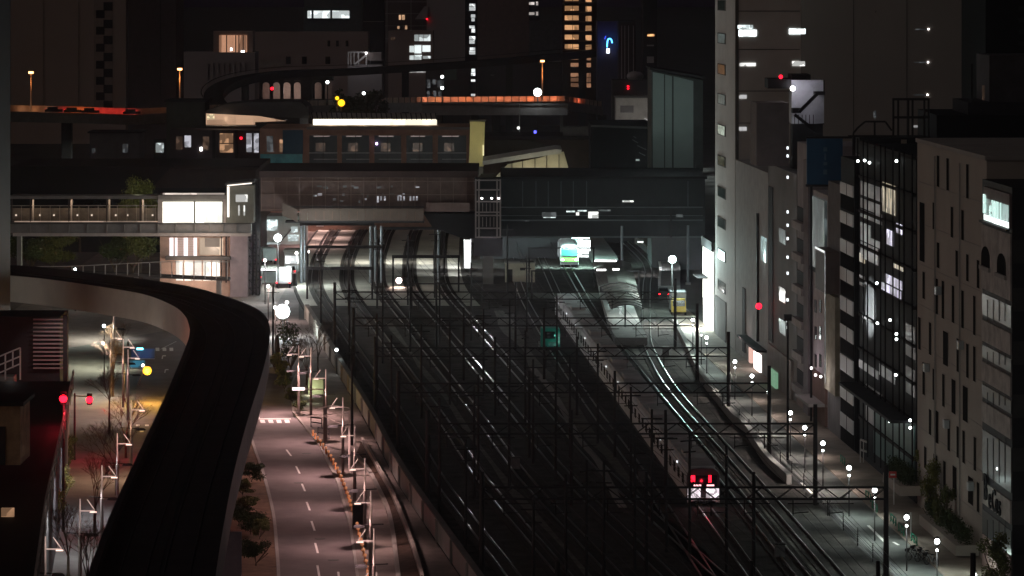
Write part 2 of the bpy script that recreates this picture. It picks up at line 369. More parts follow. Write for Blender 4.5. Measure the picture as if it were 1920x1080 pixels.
# ================= catenary gantries =================
gl = {262:'closest truss gantry, crossing the yard at the bottom right',309:'truss gantry with a tall post by the street, beyond the red tail lights',353:'truss gantry just above the train tail',388:'truss gantry level with the bright shop entrance',425:'truss gantry at the foot of the tall pale tower',
 462:'truss gantry in front of the small teal track vehicle',500:'truss gantry before the lit rails'}
def gantry(D, lab):
    XL = xat(BLp, D)-2.6; XR = (xat(RTp, D)+3.6 if D < 470 else xat(RTp, D)+3.2)
    if D == 262: XR = 30.2
    t = T('catenary_gantry', lab, 'gantry', (XR, D, .3), 'steel gantries over the tracks')
    m5 = shift_bundle(16)
    xs = [XL, (xat(BLp, D)+shift_bundle(8)[0].x-BLp[0].x)+2.1, xat(m5, D)+2.4, XR]
    for i, x in enumerate(xs):
        if i and x-xs[i-1] < 3: continue
        wd = .22 if i in (0, 3) else .16
        build('post', MB().tube((x, D, .02), (x, D, 8.7 if i != 3 else 9.2), wd, wd*.8, 8), steel, t)
    mb = MB(); zb, zt = 6.6, 7.5
    for dy in (-.25, .25):
        mb.bar((XL, D+dy, zb), (XR, D+dy, zb), .1); mb.bar((XL, D+dy, zt), (XR, D+dy, zt), .1)
        n = int((XR-XL)/1.2)
        for k in range(n):
            a = XL+(XR-XL)*k/n; b = XL+(XR-XL)*(k+1)/n
            mb.bar((a, D+dy, zb if k % 2 else zt), (b, D+dy, zt if k % 2 else zb), .05)
    build('truss_beam', mb, steel, t)
    for pth in [shift_bundle(i*4) for i in range(5)]+[MT, TTp, T1b, RTp]:
        mb = MB(); x = xat(pth, D); mb.bar((x-.9, D, zb), (x-.9, D, 5.3), .08); mb.bar((x-.9, D, 5.5), (x+.3, D, 5.6), .06); mb.bar((x-1.3,D,zb-.35),(x+1.1,D,zb-.35),.07)
        build('wire_bracket', mb, steel, t)
    return t
for D, lab in gl.items(): gantry(D, lab)
wires = ['over the track closest to the grey wall','over the second track from the grey wall','over the middle of the five left tracks','over the fourth track from the grey wall','over the fifth track from the grey wall','over the track left of the train','over the long train','over the green train track','over the shining rails nearest the street']
for pth, lab in zip([shift_bundle(i*4) for i in range(5)]+[MT, TTp, T1b, RTp], wires):
    pp = [p for p in pth if 225 < p.y < 620]
    mb = MB()
    for a, b in zip(pp[:-1], pp[1:]):
        mb.bar(a+Vector((0,0,5.3)), b+Vector((0,0,5.3)), .03); mb.bar(a+Vector((0,0,6.2)), b+Vector((0,0,6.2)), .03)
    tag(build('overhead_wire', mb, steel), 'pair of thin power wires hanging '+lab, 'overhead wire', 'overhead wires')
# plain poles in the yard
pl_src = None
for i, (x, y, h, lab) in enumerate([(897,905,11,'tall plain pole in the dark middle of the yard, left one of two'),(1183,935,10.5,'plain pole just left of the train tail'),(873,1060,8,'plain pole near the bottom centre of the yard'),(1293,1040,8,'plain pole directly below the red tail lights'),(660,835,9.5,'pole standing on the pavement side of the grey wall end'),(1100,1110,7,'stout pole with a box at its top, bottom centre'),(985,800,7,'thin pole beside the middle cable trough'),(1042,900,7,'thin pole left of the winding pale trough'),(1362,1075,7,'short pole right of the closest yard track'),(707,760,10,'pole just inside the grey wall')]):
    b = G(x, y, .3)
    if pl_src is None:
        pl_src = T('yard_pole', lab, 'pole', b, 'plain poles in the railway yard')
        build('shaft', MB().tube((0,0,0),(0,0,10),.14,.1,8), steel, pl_src, True); build('crossarm', MB().bar((-.9,0,9.2),(.9,0,9.2),.12).bar((-.6,0,8.3),(.6,0,8.3),.1), steel, pl_src, True)
    else: dup(pl_src, b, rz=.2*i, label=lab)
rn = random.Random(31)
for i in range(30):
    k_ = i % 6; D_ = 285+i*10.5+rn.uniform(-4,4)
    pa = shift_bundle(k_*4-2) if k_ < 5 else MT
    x_ = xat(pa, D_)+(0 if k_ < 5 else -2)
    lab = ['thin pole right against the grey wall','thin pole between first and second left tracks','thin pole between second and third left tracks','thin pole between third and fourth left tracks','thin pole between fourth and fifth left tracks','thin pole beside the track left of the train'][k_]+', '+['near the bottom edge','level with the planted bed','level with the zebra crossing','level with the teal track vehicle','just in front of the station'][i//6]
    o_ = dup(pl_src, Vector((x_, D_, .3)), rz=rn.uniform(-.2,.2), label=lab)
# ================= trains =================
def car_profile(hw=1.42, z0=.9, z1=3.75):
    return [(-hw+.05,z0),(hw-.05,z0),(hw,z0+.3),(hw,z1-.75),(hw-.12,z1-.35),(hw-.45,z1-.1),(0,z1),(-hw+.45,z1-.1),(-hw+.12,z1-.35),(-hw,z1-.75),(-hw,z0+.3)]
body_m = mat('train_body', (.5,.5,.53), .65, .1, var=.12, sc=.4); roof_m = mat('train_roof', (.45,.44,.45), .7, var=.3, sc=.5)
tr = T('commuter_train', 'long grey commuter train with red tail lights standing on the yard track', 'train', (16.8, 352, .55))
CL = 17.6; dirv = Vector((-.0494, 1, 0)).normalized(); ang = atan2(-dirv.x, dirv.y)
for k in range(11):
    p0 = Vector((16.8, 352, .0))+dirv*(k*CL+.2); 
    R = Matrix.Translation(p0) @ Matrix.Rotation(ang, 4, 'Z')
    def loc(mb): mb.v = [R @ v for v in mb.v]; return mb
    c = build('carriage', loc(MB().profile(car_profile(), .0, CL-.6)), body_m, tr)
    mb = MB().box(-1.15,1.15,.5,CL-1.1,3.66,3.80); build('roof_panel', loc(mb), roof_m, c)
    for s in (-1, 1):
        for j in range(4):
            y = 1.1+j*4.2; build('side_window', loc(MB().box(s*1.422, s*1.45, y+1.4, y+3.3, 1.95, 2.85)), pane_m, c)
    build('roof_unit', loc(MB().box(-.9,.9,CL*.38,CL*.62,3.80,4.15)), roof_m, c)
    build('marker_lamp', loc(MB().box(-1.5,-1.425,CL*.5,CL*.5+.16,3.1,3.26)), glow('marker_glow',(.9,.95,1),2.5), c)
    build('underframe', loc(MB().box(-1.2,1.2,.8,CL-1.4,.45,.88)), black_m, c)
def L(v): return (Matrix.Translation((16.8,352,0)) @ Matrix.Rotation(ang,4,'Z')) @ Vector(v)
def lm(mb): mb.v = [L(v) for v in mb.v]; return mb
tail = build('rear_end', lm(MB().profile(car_profile(1.44,.8,3.72), -.35, .19)), mat('rear_dark', (.06,.055,.06), .5), tr)
build('rear_window', lm(MB().box(-1.2,1.2,-.40,-.352,2.15,3.1)), glass_dk, tail)
build('tail_panel', lm(MB().box(-1.38,-.25,-.41,-.352,1.05,1.95).box(.25,1.38,-.41,-.352,1.05,1.95)), glow('tail_panel_glow', (1,.88,.95), 1.3, .35, 2.5), tail)  # panels glow in place of pale light reflected off the car end
build('bumper', lm(MB().profile([(-1.4,.75),(-.7,.95),(.7,.95),(1.4,.75),(1.4,1.0),(.7,1.15),(-.7,1.15),(-1.4,1.0)], -.6, -.352)), white_m, tail)
build('tail_light', lm(MB().box(-.85,-.2,-.46,-.412,2.0,2.3)), glow('tail_pink', (1,.45,.5), 2.2), tail); build('tail_light', lm(MB().box(.3,.95,-.46,-.412,2.0,2.3)), glow('tail_pink', (1,.45,.5), 2.2), tail)
build('upper_tail_light', lm(MB().box(-1.1,-.75,-.47,-.402,2.55,3.1)), red_l, tail); build('upper_tail_light', lm(MB().box(.45,.7,-.47,-.402,2.5,3.1)), red_l, tail)
point(tr, L((0,-2.2,2.4)), 22, (1,.02,.05)); point(tr, L((0,-1.5,1.0)), 8, (1,.85,.95))

gt = T('green_train', 'train with a lime green front waiting at the floodlit platform', 'train', (9.2, 640, .55))
gb = build('front_car', MB().profile([(9.2+a, b) for a,b in car_profile(1.48,.8,3.8)], 640, 658), body_m, gt)
build('green_band', MB().box(7.78,10.62,639.9,639.997,1.3,1.95), mat('lime_green', (.25,.75,.12), .5), gb)
build('windscreen', MB().box(7.9,10.5,639.9,639.997,2.2,3.3), mat('teal_glass', (.05,.2,.18), .15), gb)
build('headlight', MB().box(7.9,8.3,639.85,639.899,1.45,1.7), cool, gb); build('headlight', MB().box(10.1,10.5,639.85,639.899,1.45,1.7), cool, gb)
build('rear_car', MB().profile([(9.0+a, b) for a,b in car_profile(1.48,.8,3.8)], 658.6, 676), body_m, gt)

# small teal-lit track vehicle
b = G(1032,657,.45)
tv = T('track_vehicle', 'small teal-lit service vehicle standing alone on the dark middle tracks', 'rail vehicle', b)
teal = mat('teal_paint', (.05,.34,.29), .5)
build('cab', MB().profile([(b.x-1.2,.9),(b.x+1.2,.9),(b.x+1.2,2.9),(b.x+.9,3.2),(b.x-1.2,3.2)], b.y, b.y+3.4), teal, tv)
build('cab_window', MB().box(b.x-.9,b.x+.6,b.y-.05,b.y-.003,1.9,2.8), glass_dk, tv)
build('lit_panel', MB().box(b.x+.95,b.x+1.17,b.y-.05,b.y-.003,1.2,2.6), glow('teal_glow',(.25,.8,.62),.45,.3,2), tv)
build('lower_panel', MB().box(b.x-.2,b.x+.8,b.y-.06,b.y-.003,1.0,1.5), glow('teal_glow2',(.15,.6,.48),.22,.4,2), tv)
build('roof_rail', MB().bar((b.x-1.1,b.y,3.5),(b.x+.9,b.y,3.5),.12).bar((b.x-1,b.y,3.2),(b.x-1,b.y,3.5),.08).bar((b.x+.8,b.y,3.2),(b.x+.8,b.y,3.5),.08), steel_lt, tv)
build('flatbed', MB().box(b.x-1.5,b.x+1.3,b.y-1.5,b.y+5,.62,.9), steel, tv)
build('marker_post', MB().box(b.x-1.5,b.x-1.36,b.y-1.5,b.y-1.36,.9,1.7), steel_lt, tv)
for s in (-1,1):
    for yy in (-.8,4): build('wheel', MB().tube((b.x+s*.6,b.y+yy,.78),(b.x+s*.48,b.y+yy,.78),.3,.3,12), steel, tv)
point(tv, (b.x+.6, b.y-1.2, 2.2), 14, (.2,.9,.7))

# ================= elevated guideway (dark curve) =================
Rr = [(-120,490),(0,497),(60,500),(125,507),(250,522),(350,537),(420,556),(470,575),(495,592),(505,618),(501,655),(487,710),(462,790),(438,880),(418,980),(402,1080),(390,1200),(382,1330)]
Ll = [(-120,508),(0,515),(60,520),(125,528),(212,541),(275,553),(325,573),(348,592),(356,612),(352,645),(328,705),(290,790),(248,880),(205,975),(168,1080),(138,1200),(120,1330)][:]
Ll.insert(9, (357,625))
n_ = min(len(Rr), len(Ll)); ZG = 13.0
RG = smoothpath([G(x,y,ZG) for x,y in Rr[:n_]], 7); LG = smoothpath([G(x,y,ZG) for x,y in Ll[:n_]], 7)
gw = T('elevated_guideway', 'dark elevated transit guideway sweeping in a tight curve over the roads at lower left', 'guideway', RG[60]*1.0)
def mixr(t, dz): return [l.lerp(r, t)+Vector((0,0,dz)) for l, r in zip(LG, RG)]
build('deck', MB().ribbon(mixr(.04,-.75), mixr(.965,-.75), .5), deck_m, gw)
fas2 = mat('fascia_shaded', (.32,.27,.29), .8, var=.12, sc=.2); fas = mat('fascia_lit', (.75,.75,.66), .8, var=.12, sc=.2)  # one concrete in two tones: paler lit side, darker shaded side
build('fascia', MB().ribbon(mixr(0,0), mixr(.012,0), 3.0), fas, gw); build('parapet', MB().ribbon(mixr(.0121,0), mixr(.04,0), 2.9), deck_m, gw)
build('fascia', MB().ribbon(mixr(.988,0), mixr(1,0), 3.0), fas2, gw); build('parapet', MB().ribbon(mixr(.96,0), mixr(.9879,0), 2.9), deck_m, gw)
build('coping', MB().ribbon(mixr(-.01,.06), mixr(.05,.06), .058), deck_m, gw); build('coping', MB().ribbon(mixr(.955,.06), mixr(1.01,.06), .058), deck_m, gw)
build('girder', MB().ribbon(mixr(.12,-1.26), mixr(.88,-1.26), 1.9), conc_dk, gw)
gr_m = mat('guide_rail', (.035,.031,.033), .6)
for t in (.2,.42,.56,.78): build('guide_rail', MB().ribbon(mixr(t,-.68), mixr(t+.01,-.68), .06), gr_m, gw)
build('walkway', MB().ribbon(mixr(.475,-.7), mixr(.53,-.7), .04), mat('walkway', (.026,.023,.025), .8), gw)
for i in (50, 78, 96):
    if i < len(RG):
        c = LG[i].lerp(RG[i], .5); build('pier', MB().prism([(c.x-1.1,c.y-1.1),(c.x+1.1,c.y-1.1),(c.x+1.1,c.y+1.1),(c.x-1.1,c.y+1.1)], 0, ZG-3.17), conc, gw)
        a = LG[i].lerp(RG[i], .15); b2 = LG[i].lerp(RG[i], .85)
        build('pier_head', MB().bar(Vector((a.x,a.y,ZG-2.2)), Vector((b2.x,b2.y,ZG-2.2)), 1.5, 1.6), conc_dk, gw)

# ================= lamp posts on the avenue =================
pole_w = mat('lamp_post_paint', (.6,.5,.47), .5, .2, var=.1); pole_d = mat('lamp_post_base', (.17,.14,.13), .6, .2)
def aframe(side, label):
    t = T('street_lamp', label, 'street lamp', (0,0,0), 'white A-frame lamp posts along the avenue' if side < 0 else 'white A-frame lamp posts along the side road')
    build('lower_post', MB().tube((0,0,0),(0,0,4.8),.16,.13,8), pole_d, t, True)
    build('upper_post', MB().tube((0,0,4.8),(0,0,7.5),.08,.055,8), pole_w, t, True)
    a = build('arm', MB().bar((0,0,6.6),(side*1.15,0,6.6),.08,.09), pole_w, t, True)
    build('lamp_head', MB().box(side*.75 if side>0 else side*1.25, side*1.25 if side>0 else side*.75, -.13,.13,6.47,6.535), glow('post_glow',(1,.7,.6),1.6), a, True)
    build('strut', MB().bar((side*1.12,0,6.66),(side*.55,0,7.45),.06), pole_w, t, True)
    build('disc_arm', MB().bar((side*.9,0,4.85),(-side*1.0,0,4.95),.07), matte_m, t, True)
    build('disc_lamp', MB().tube((side*.9,0,4.72),(side*.9,0,4.88),.5,.34,14), matte_m, t, True)
    return t
avl = [(583,785+26,'fifth'),]
rightposts = [(560,648,'farthest white A-frame lamp post on the avenue, in front of bare trees'),(583,632,'tall A-frame lamp post just right of the farthest one'),(611,692,'A-frame lamp post beside the yellow-green wall'),(643,745,'A-frame lamp post level with the zebra crossing'),(665,797,'A-frame lamp post where the orange kerb markers begin'),(684,858,'A-frame lamp post at the head of the planted bed, its strut lit'),(695,920,'A-frame lamp post at the middle of the planted bed'),(701,990,'closest A-frame lamp post wholly visible on the avenue'),(706,1072,'A-frame lamp post cut by the bottom edge on the avenue')]
src = None
foot2 = lambda yf: .84*yf-7.2
def foot(top): return (top+7.2)/.84
for i, (x, yt, lab) in enumerate(rightposts):
    yf = foot(yt) if i != 1 else foot(648)+4
    b = G(x, yf)
    if src is None: src = aframe(-1, lab); src.location = b; o = src
    else: o = dup(src, b, label=lab)
    spot(o, b+Vector((-1.1,-.1,6.35)), b+Vector((-3.2,-1,0)), 2000 if i > 3 else 3600, (1,.64,.60), 150)
    point(o, b+Vector((-.7,-1.6,6.9)), 55, (1,.72,.66))
leftposts = [(214,foot2(640),'lamp post hidden furthest behind the curved fascia'),(213,foot2(692),'lamp post whose foot lights the pale road patch'),(208,foot2(745),'lamp post next to the red light on the mast arm'),(231,635,'farthest lamp post beside the blue signboard'),(240,655,'lamp post directly under the blue signboard'),(246,750,'lamp post by the white stop line, its strut leaning right'),(220,812,'lamp post midway down the side road'),(191,872,'lamp post in the tangle of bare branches'),(150,935,'pink-lit lamp post left of the bare trees'),(85,1005,'lamp post closest to the camera on the side road')]
src2 = None
lcol = [(.95,1,.85),(1,.95,.72),(1,.85,.72),(1,.6,.55),(1,.65,.6),(1,.6,.38),(.85,.9,1),(.95,.95,1),(.95,1,.95),(.9,1,.92)]
for i, (x, yt, lab) in enumerate(leftposts):
    b = G(x, foot(yt))
    if src2 is None: src2 = aframe(1, lab); src2.location = b; o = src2
    else: o = dup(src2, b, label=lab)
    point(o, b+Vector((.6,-1.6,6.9)), 45, (1,.82,.75))
    spot(o, b+Vector((-.8,-.1,6.3)), b+Vector((-4.5,0,0)), [5200,6500,5200,2600,2600,2600,2200,2200,1500,2000][i], lcol[i], 150)
# orange kerb markers
kmc = [(587,818),(596,830),(606,843),(616,857),(625,872),(633,888),(640,903),(646,918),(652,934),(657,950),(662,966),(667,984),(672,1003),(677,1023),(682,1043),(687,1064),(690,1085)]
KM = smoothpath([G(x,y,.17) for x,y in kmc], 2)
om = mat('marker_orange', (.9,.36,.14), .5)
src3 = None
for i, p in enumerate(KM):
    lab = 'small orange kerb marker, number %s in the line counted from the crossing' % ['one','two','three','four','five','six','seven','eight','nine','ten','eleven','twelve','thirteen','fourteen','fifteen','sixteen','seventeen','eighteen','nineteen','twenty','twenty-one','twenty-two','twenty-three','twenty-four','twenty-five','twenty-six','twenty-seven','twenty-eight','twenty-nine','thirty','thirty-one','thirty-two','thirty-three'][min(i,32)]
    if src3 is None:
        src3 = T('kerb_marker', lab, 'bollard', p, 'orange kerb markers along the avenue')
        build('marker_post', MB().tube((0,0,0),(0,0,.5),.09,.07,8), om, src3, True); build('marker_cap', MB().ball((0,0,.55),.13,8,5), glow('marker_glow_orange', (1,.36,.16), .55), src3, True)  # faint glow put into the caps to brighten the markers
    else: dup(src3, p, label=lab)
# long lit sign arm and pole over the pavement
b = G(608,838)
s1 = T('overhead_lamp', 'long white tube lamp held out sideways over the pavement', 'street lamp', b)
zz = (lambda py: H-(py-YV)*b.y/F)
build('post', MB().tube(b, (b.x,b.y,zz(740)), .12, .1), pole_d, s1); build('arm', MB().bar((b.x,b.y,zz(730)),(P(552,729,b.y).x,b.y,zz(729)),.1), pole_w, s1)
build('tube_lamp', MB().pbox(548,727,571,732,b.y-.2,.35), glow('tube_glow',(1,.8,.78),2.2), s1)
s2 = T('branching_arm', 'thin pale forked arms reaching left over the pavement from a post', 'mast arm', G(655,890))
b = G(655,890)
mb = MB()
for q in (((576,780),(608,780)),((608,779),(640,773)),((608,780),(628,790)),((590,767),(625,760))): mb.bar(P(*q[0],b.y), P(*q[1],b.y), .09)
mb.tube(b, P(655,770,b.y), .11,.08); mb.bar(P(640,773,b.y),P(655,772,b.y),.09); mb.bar(P(625,760,b.y),P(655,765,b.y),.08); mb.bar(P(628,790,b.y),P(655,800,b.y),.07)
build('arms', mb, pole_w, s2)
# ================= trees and shrubs =================
def leafcloud(mb, c, rx, ry, rz, n, s, rnd):
    for _ in range(n):
        while True:
            v = Vector((rnd.uniform(-1,1), rnd.uniform(-1,1), rnd.uniform(-1,1)))
            if v.length <= 1: break
        v = v*(.55+.45*rnd.random())
        p = Vector(c)+Vector((v.x*rx, v.y*ry, v.z*rz))
        a = Vector((rnd.gauss(0,1), rnd.gauss(0,1), rnd.gauss(0,1))).normalized(); b = a.cross(Vector((rnd.gauss(0,1), rnd.gauss(0,1), rnd.gauss(0,1)))).normalized()
        q = s*rnd.uniform(.6,1.3); mb.quad(p-a*q-b*q*.5, p+a*q-b*q*.5, p+a*q+b*q*.5, p-a*q+b*q*.5)
def tree(b, h, r, m, label, group, cat='tree', trunk=.35, n=1500, seed=1, name='leafy_tree', s=.16):
    rnd = random.Random(seed); t = T(name, label, cat, b, group)
    mb = MB(); th = h*trunk
    mb.tube((0,0,0),(0,0,th),.16*h/6,.1*h/6); tips = []
    for k in range(6):
        a = rnd.uniform(0, 2*pi); q = Vector((cos(a)*r*.55, sin(a)*r*.55, th+(h-th)*rnd.uniform(.35,.75))); mb.tube((0,0,th*.85), q, .07*h/6, .03, 6); tips.append(q)
    build('trunk', mb, bark, t, True)
    mb = MB()
    for k in range(9):
        a = rnd.uniform(0, 2*pi); rr = r*rnd.uniform(.1,.62); z = th+(h-th)*rnd.uniform(.2,.85)
        leafcloud(mb, (cos(a)*rr, sin(a)*rr, z), r*rnd.uniform(.3,.55), r*rnd.uniform(.3,.55), (h-th)*rnd.uniform(.13,.26), n//9, s, rnd)
    build('crown', mb, m, t, True); return t
def bare_tree(b, h, label, seed):
    rnd = random.Random(seed); t = T('bare_tree', label, 'tree', b, 'bare winter trees along the side road'); mt = MB(); mb = MB()
    mt.tube((0,0,0),(0,0,h*.3),.14,.1)
    def grow(p, d, l, r, k):
        q = p+d*l; mb.tube(p, q, r, r*.6, 5)
        if k == 0: return
        for _ in range(3 if k > 1 else 4):
            nd = (d+Vector((rnd.gauss(0,.38), rnd.gauss(0,.38), rnd.gauss(.08,.2)))).normalized(); grow(q, nd, l*rnd.uniform(.6,.82), r*.58, k-1)
    for _ in range(4): grow(Vector((0,0,h*.29)), Vector((rnd.gauss(0,.3), rnd.gauss(0,.3), 1)).normalized(), h*.2, .06, 5)
    build('trunk', mt, bark, t, True); build('branches', mb, bark, t, True); return t
for i, (x,y,h,lab) in enumerate([(212,745,7.5,'bare tree near the traffic lights, behind the others'),(205,815,7.5,'bare tree at the bright patch of the side road'),(236,860,7,'bare tree pressed against the guideway edge'),(218,930,8,'bare tree midway along the side road'),(178,1000,7.5,'bare tree with spread branches beside the pink lamp post'),(128,1090,6.5,'bare tree at the bottom left, over pale ground'),(165,1140,7,'bare tree cut off by the bottom of the picture'),(230,690,6,'small bare tree below the curved fascia')]):
    bare_tree(G(x,y), h, lab, i+3)
for i, (x,y,h,r,m,lab) in enumerate([(118,905,4.5,1.6,1,'dark green shrub beside the low building rail'),(112,968,5,1.9,2,'bright green lamplit shrub by the side road'),(98,1010,4.2,1.8,2,'yellow-green shrub just below the brightest one'),(126,880,3.5,1.3,0,'darkest narrow shrub at the top of the hedge row'),(62,1085,4,2.2,0,'broad dim shrub in the bottom left corner')]):
    tree(G(x,y,.1), h, r, foliage[m], lab, 'evergreen shrubs by the side road', 'shrub', .15, 3600, i+20, 'evergreen_shrub', .06)
for i, (x,y,h,r,m,lab) in enumerate([(472,905,2.0,1.6,0,'round shrub at the far end of the verge'),(455,930,1.6,1.5,1,'pale clump below the far round shrub'),(470,1003,2.3,2.1,0,'widest dark shrub on the verge'),(448,985,2.2,1.6,0,'dark shrub against the guideway on the verge'),(487,1012,1.8,1.2,1,'small green shrub at the verge kerb'),(480,1062,2.3,1.9,0,'dark shrub closest to the camera on the verge'),(462,955,1.2,1.4,1,'low yellowish clump midway on the verge')]):
    tree(G(x,y,.1), h, r, foliage[m], lab, 'rounded shrubs on the verge', 'shrub', .12, 3600, i+40, 'verge_shrub', .055)
pb = T('signboard_back', 'plain grey back of an upright panel on the verge beside the guideway', 'panel', G(425,1200))
pbx = G(425,1200).y
build('panel', MB().pbox(403,997,453,1130,pbx,.12), mat('panel_grey', (.3,.28,.33), .6), pb); build('leg', MB().pbox(408,1130,414,1200,pbx,.12), steel, pb); build('leg', MB().pbox(442,1130,448,1200,pbx,.12), steel, pb)
# trees behind the footbridge
for i, (x,y,h,r,m,lab) in enumerate([(60,532,9,5,0,'dark tree under the left end of the footbridge'),(98,532,8.8,4.2,1,'olive lamplit tree under the left half of the footbridge'),(215,532,8.5,4.5,0,'dim tree below the middle of the footbridge'),(250,532,9,5,1,'green tree left of the bright stair hall'),(262,528,17.0,5.0,2,'tall tree whose lit top shows above the footbridge roof')]):
    tree(G(x,y), h, r, foliage[m], lab, 'trees behind the footbridge', 'tree', .3, 5000, i+60, 'roadside_tree', .13)

# ================= low dark building, left edge =================
def wpts(l, z): return [G(x,y,z) for x,y in l]
lb_ = T('low_building', 'low black-roofed building along the left edge with a slatted end', 'building', G(60,960,0))
e = [G(130,715,9), G(75,962,9), G(40,1200,9)]
roof_pts = [(-60, e[2].y), (e[2].x, e[2].y), (e[1].x, e[1].y), (e[0].x, e[0].y), (-62, e[0].y)]
build('wall', MB().prism(roof_pts, 0, 8.6), dark_m, lb_)
build('roof', MB().prism([(x+(.35 if i in (1,2,3) else 0), y) for i,(x,y) in enumerate(roof_pts)], 8.603, 9), black_m, lb_)
mb = MB()
for a, b in ((e[0],e[1]),(e[1],e[2])):
    for k in range(14):
        p = a.lerp(b, k/14); mb.box(p.x+.36,p.x+.44,p.y-.05,p.y+.05,8.2,10.1)
    mb.bar(a+Vector((.4,0,1.1)), b+Vector((.4,0,1.1)), .1); mb.bar(a+Vector((.4,0,.5)), b+Vector((.4,0,.5)), .06)
build('railing', mb, mat('rail_paint', (.3,.26,.25), .5), lb_)
build('window', MB().box(-34.9,-34.0,283.5,283.9,3,4), win_warm, lb_)
lw = T('warm_wall_box', 'brown box added for the warm lit wall glimpsed at the low black building', 'hut', P(10,870,300))
build('wall', MB().pbox(-30,762,38,872,300,6), mat('tan_wall', (.3,.2,.13), .8, var=.4, sc=.8), lw); build('roof', MB().pbox(-32,755,44,761.8,299.6,7), black_m, lw); build('door', MB().pbox(-6,800,10,872,299.9,.097), dark_m, lw)  # added box stands in for a lit wall inside the low building
build('window', MB().pbox(2,953,26,976,281,.3), win_warm, T('lit_window_box', 'small orange-lit bay window near the bottom of the left edge', 'window', P(14,976,281)))
point(lw, P(0,800,294), 22, (1,.65,.35), .6)
D = 405
lv = T('louvred_building', 'dark block with glinting horizontal louvres just under the curved fascia', 'building', (P(60,0,D).x, D, 0))
build('wall', MB().box(P(-60,0,D).x, P(112,0,D).x, D, D+8, 0, P(0,594,D).z), dark_m, lv)
mb = MB()
for k in range(13): y = 598+k*7.6; mb.pbox(62,y,119,y+2.4,D-.5,.497)
build('louvres', mb, mat('louvre', (.55,.5,.5), .35, .6), lv)
build('corner_post', MB().box(P(119.5,0,D).x,P(127,0,D).x,D-.6,D+.4,0,P(0,590,D).z), dark_m, lv)
spot(lv, P(175,600,D-6), P(110,650,D), 900, (1,.8,.75), 50)
D = 380
sf = T('outdoor_stair', 'white framed landing of an outdoor stair at the left edge', 'stair', (P(15,0,D).x, D, 0))
mb = MB()
for a,b in (((-10,672),(38,652)),((-10,703),(38,682)),((10,664),(10,712)),((38,652),(38,712)),((24,658),(24,690)),((-10,688),(38,668))): mb.bar(P(*a,D), P(*b,D), .13)
build('railing', mb, white_m, sf); build('landing', MB().pbox(-10,706,26,722,D,2), conc, sf); build('leg', MB().box(P(16,0,D).x,P(21,0,D).x,D+.5,D+.8,0,P(0,722,D).z), steel, sf)
point(sf, P(20,690,D-3), 14, (1,.9,.9))

# ================= signals and signs left =================
def signal(px, py, D, label, armx=None):
    b = Vector((P(armx or px,0,D).x, D, 0)); t = T('traffic_signal', label, 'traffic light', b, 'red traffic lights at the junction')
    zt = P(0,py,D).z; build('post', MB().tube(b, (b.x,D,zt+.6), .11,.09), steel, t)
    x = P(px,0,D).x
    if armx: build('mast_arm', MB().bar((b.x,D,zt+.35),(x,D,zt+.3),.09), steel, t)
    h = build('signal_head', MB().box(x-.25,x+.25,D-.15,D+.1,zt-.5,zt+.6), black_m, t)
    build('red_lens', MB().tube((x,D-.24,zt+.0),(x,D-.152,zt+.0),.33,.33,14), glow('signal_red',(1,.006,.02),6), h)
    build('visor', MB().box(x-.26,x+.26,D-.5,D-.152,zt+.27,zt+.30), black_m, h)
    point(t, (x+1.2, D-1.0, zt-.8), 1000, (1,.03,.06), .4); return t
signal(119,747,338,'red traffic light on the post at the corner of the low building')
signal(168,749,388,'red traffic light hanging from a mast arm over the side road', 140)
D = 470
bs = T('blue_signboard', 'large blue road direction board over the junction with a cyan glow', 'road sign', (P(238,0,D).x, D, 0))
build('post', MB().tube((P(240,0,D).x,D,0),(P(240,0,D).x,D,P(0,640,D).z),.14,.11), steel, bs); build('arm', MB().bar(P(240,650,D),P(270,652,D),.12), steel, bs)
build('board', MB().pbox(246,654,290,672,D-.1,.1), glow('sign_blue',(.04,.11,.32),.28,.2,.6), bs)
build('lower_board', MB().pbox(244,676,272,689,D-.1,.1), glow('sign_cyan',(.1,.5,.75),.35,.3,.6), bs)
build('sign_lamp', MB().pbox(256,652.5,268,656,D-.4,.25), glow('cyan_lamp',(.2,.8,1),5), bs)
build('border', MB().pbox(246,689.3,274,691,D-.12,.1).pbox(246,672.3,290,673.2,D-.12,.1), white_m, bs)
D = 440
yf = T('amber_beacon', 'bright amber flashing beacon on a slanted pole beside the blue board', 'warning light', (P(258,0,D).x, D, 0))
build('pole', MB().bar(G(258,722), P(272,690,D), .14), pole_w, yf); build('lens', MB().ball(P(276,695,D), .5), glow('amber',(1,.5,.01),2.2), yf); build('upper_lens', MB().ball(P(268,685,D),.16), glow('amber_pale',(1,.8,.6),10), yf); build('hood', MB().box(P(270,0,D).x,P(282,0,D).x,D-.4,D+.4,P(0,687,D).z,P(0,686,D).z), black_m, yf)
point(yf, P(276,699,D-1.5), 3600, (1,.55,.08), .3)
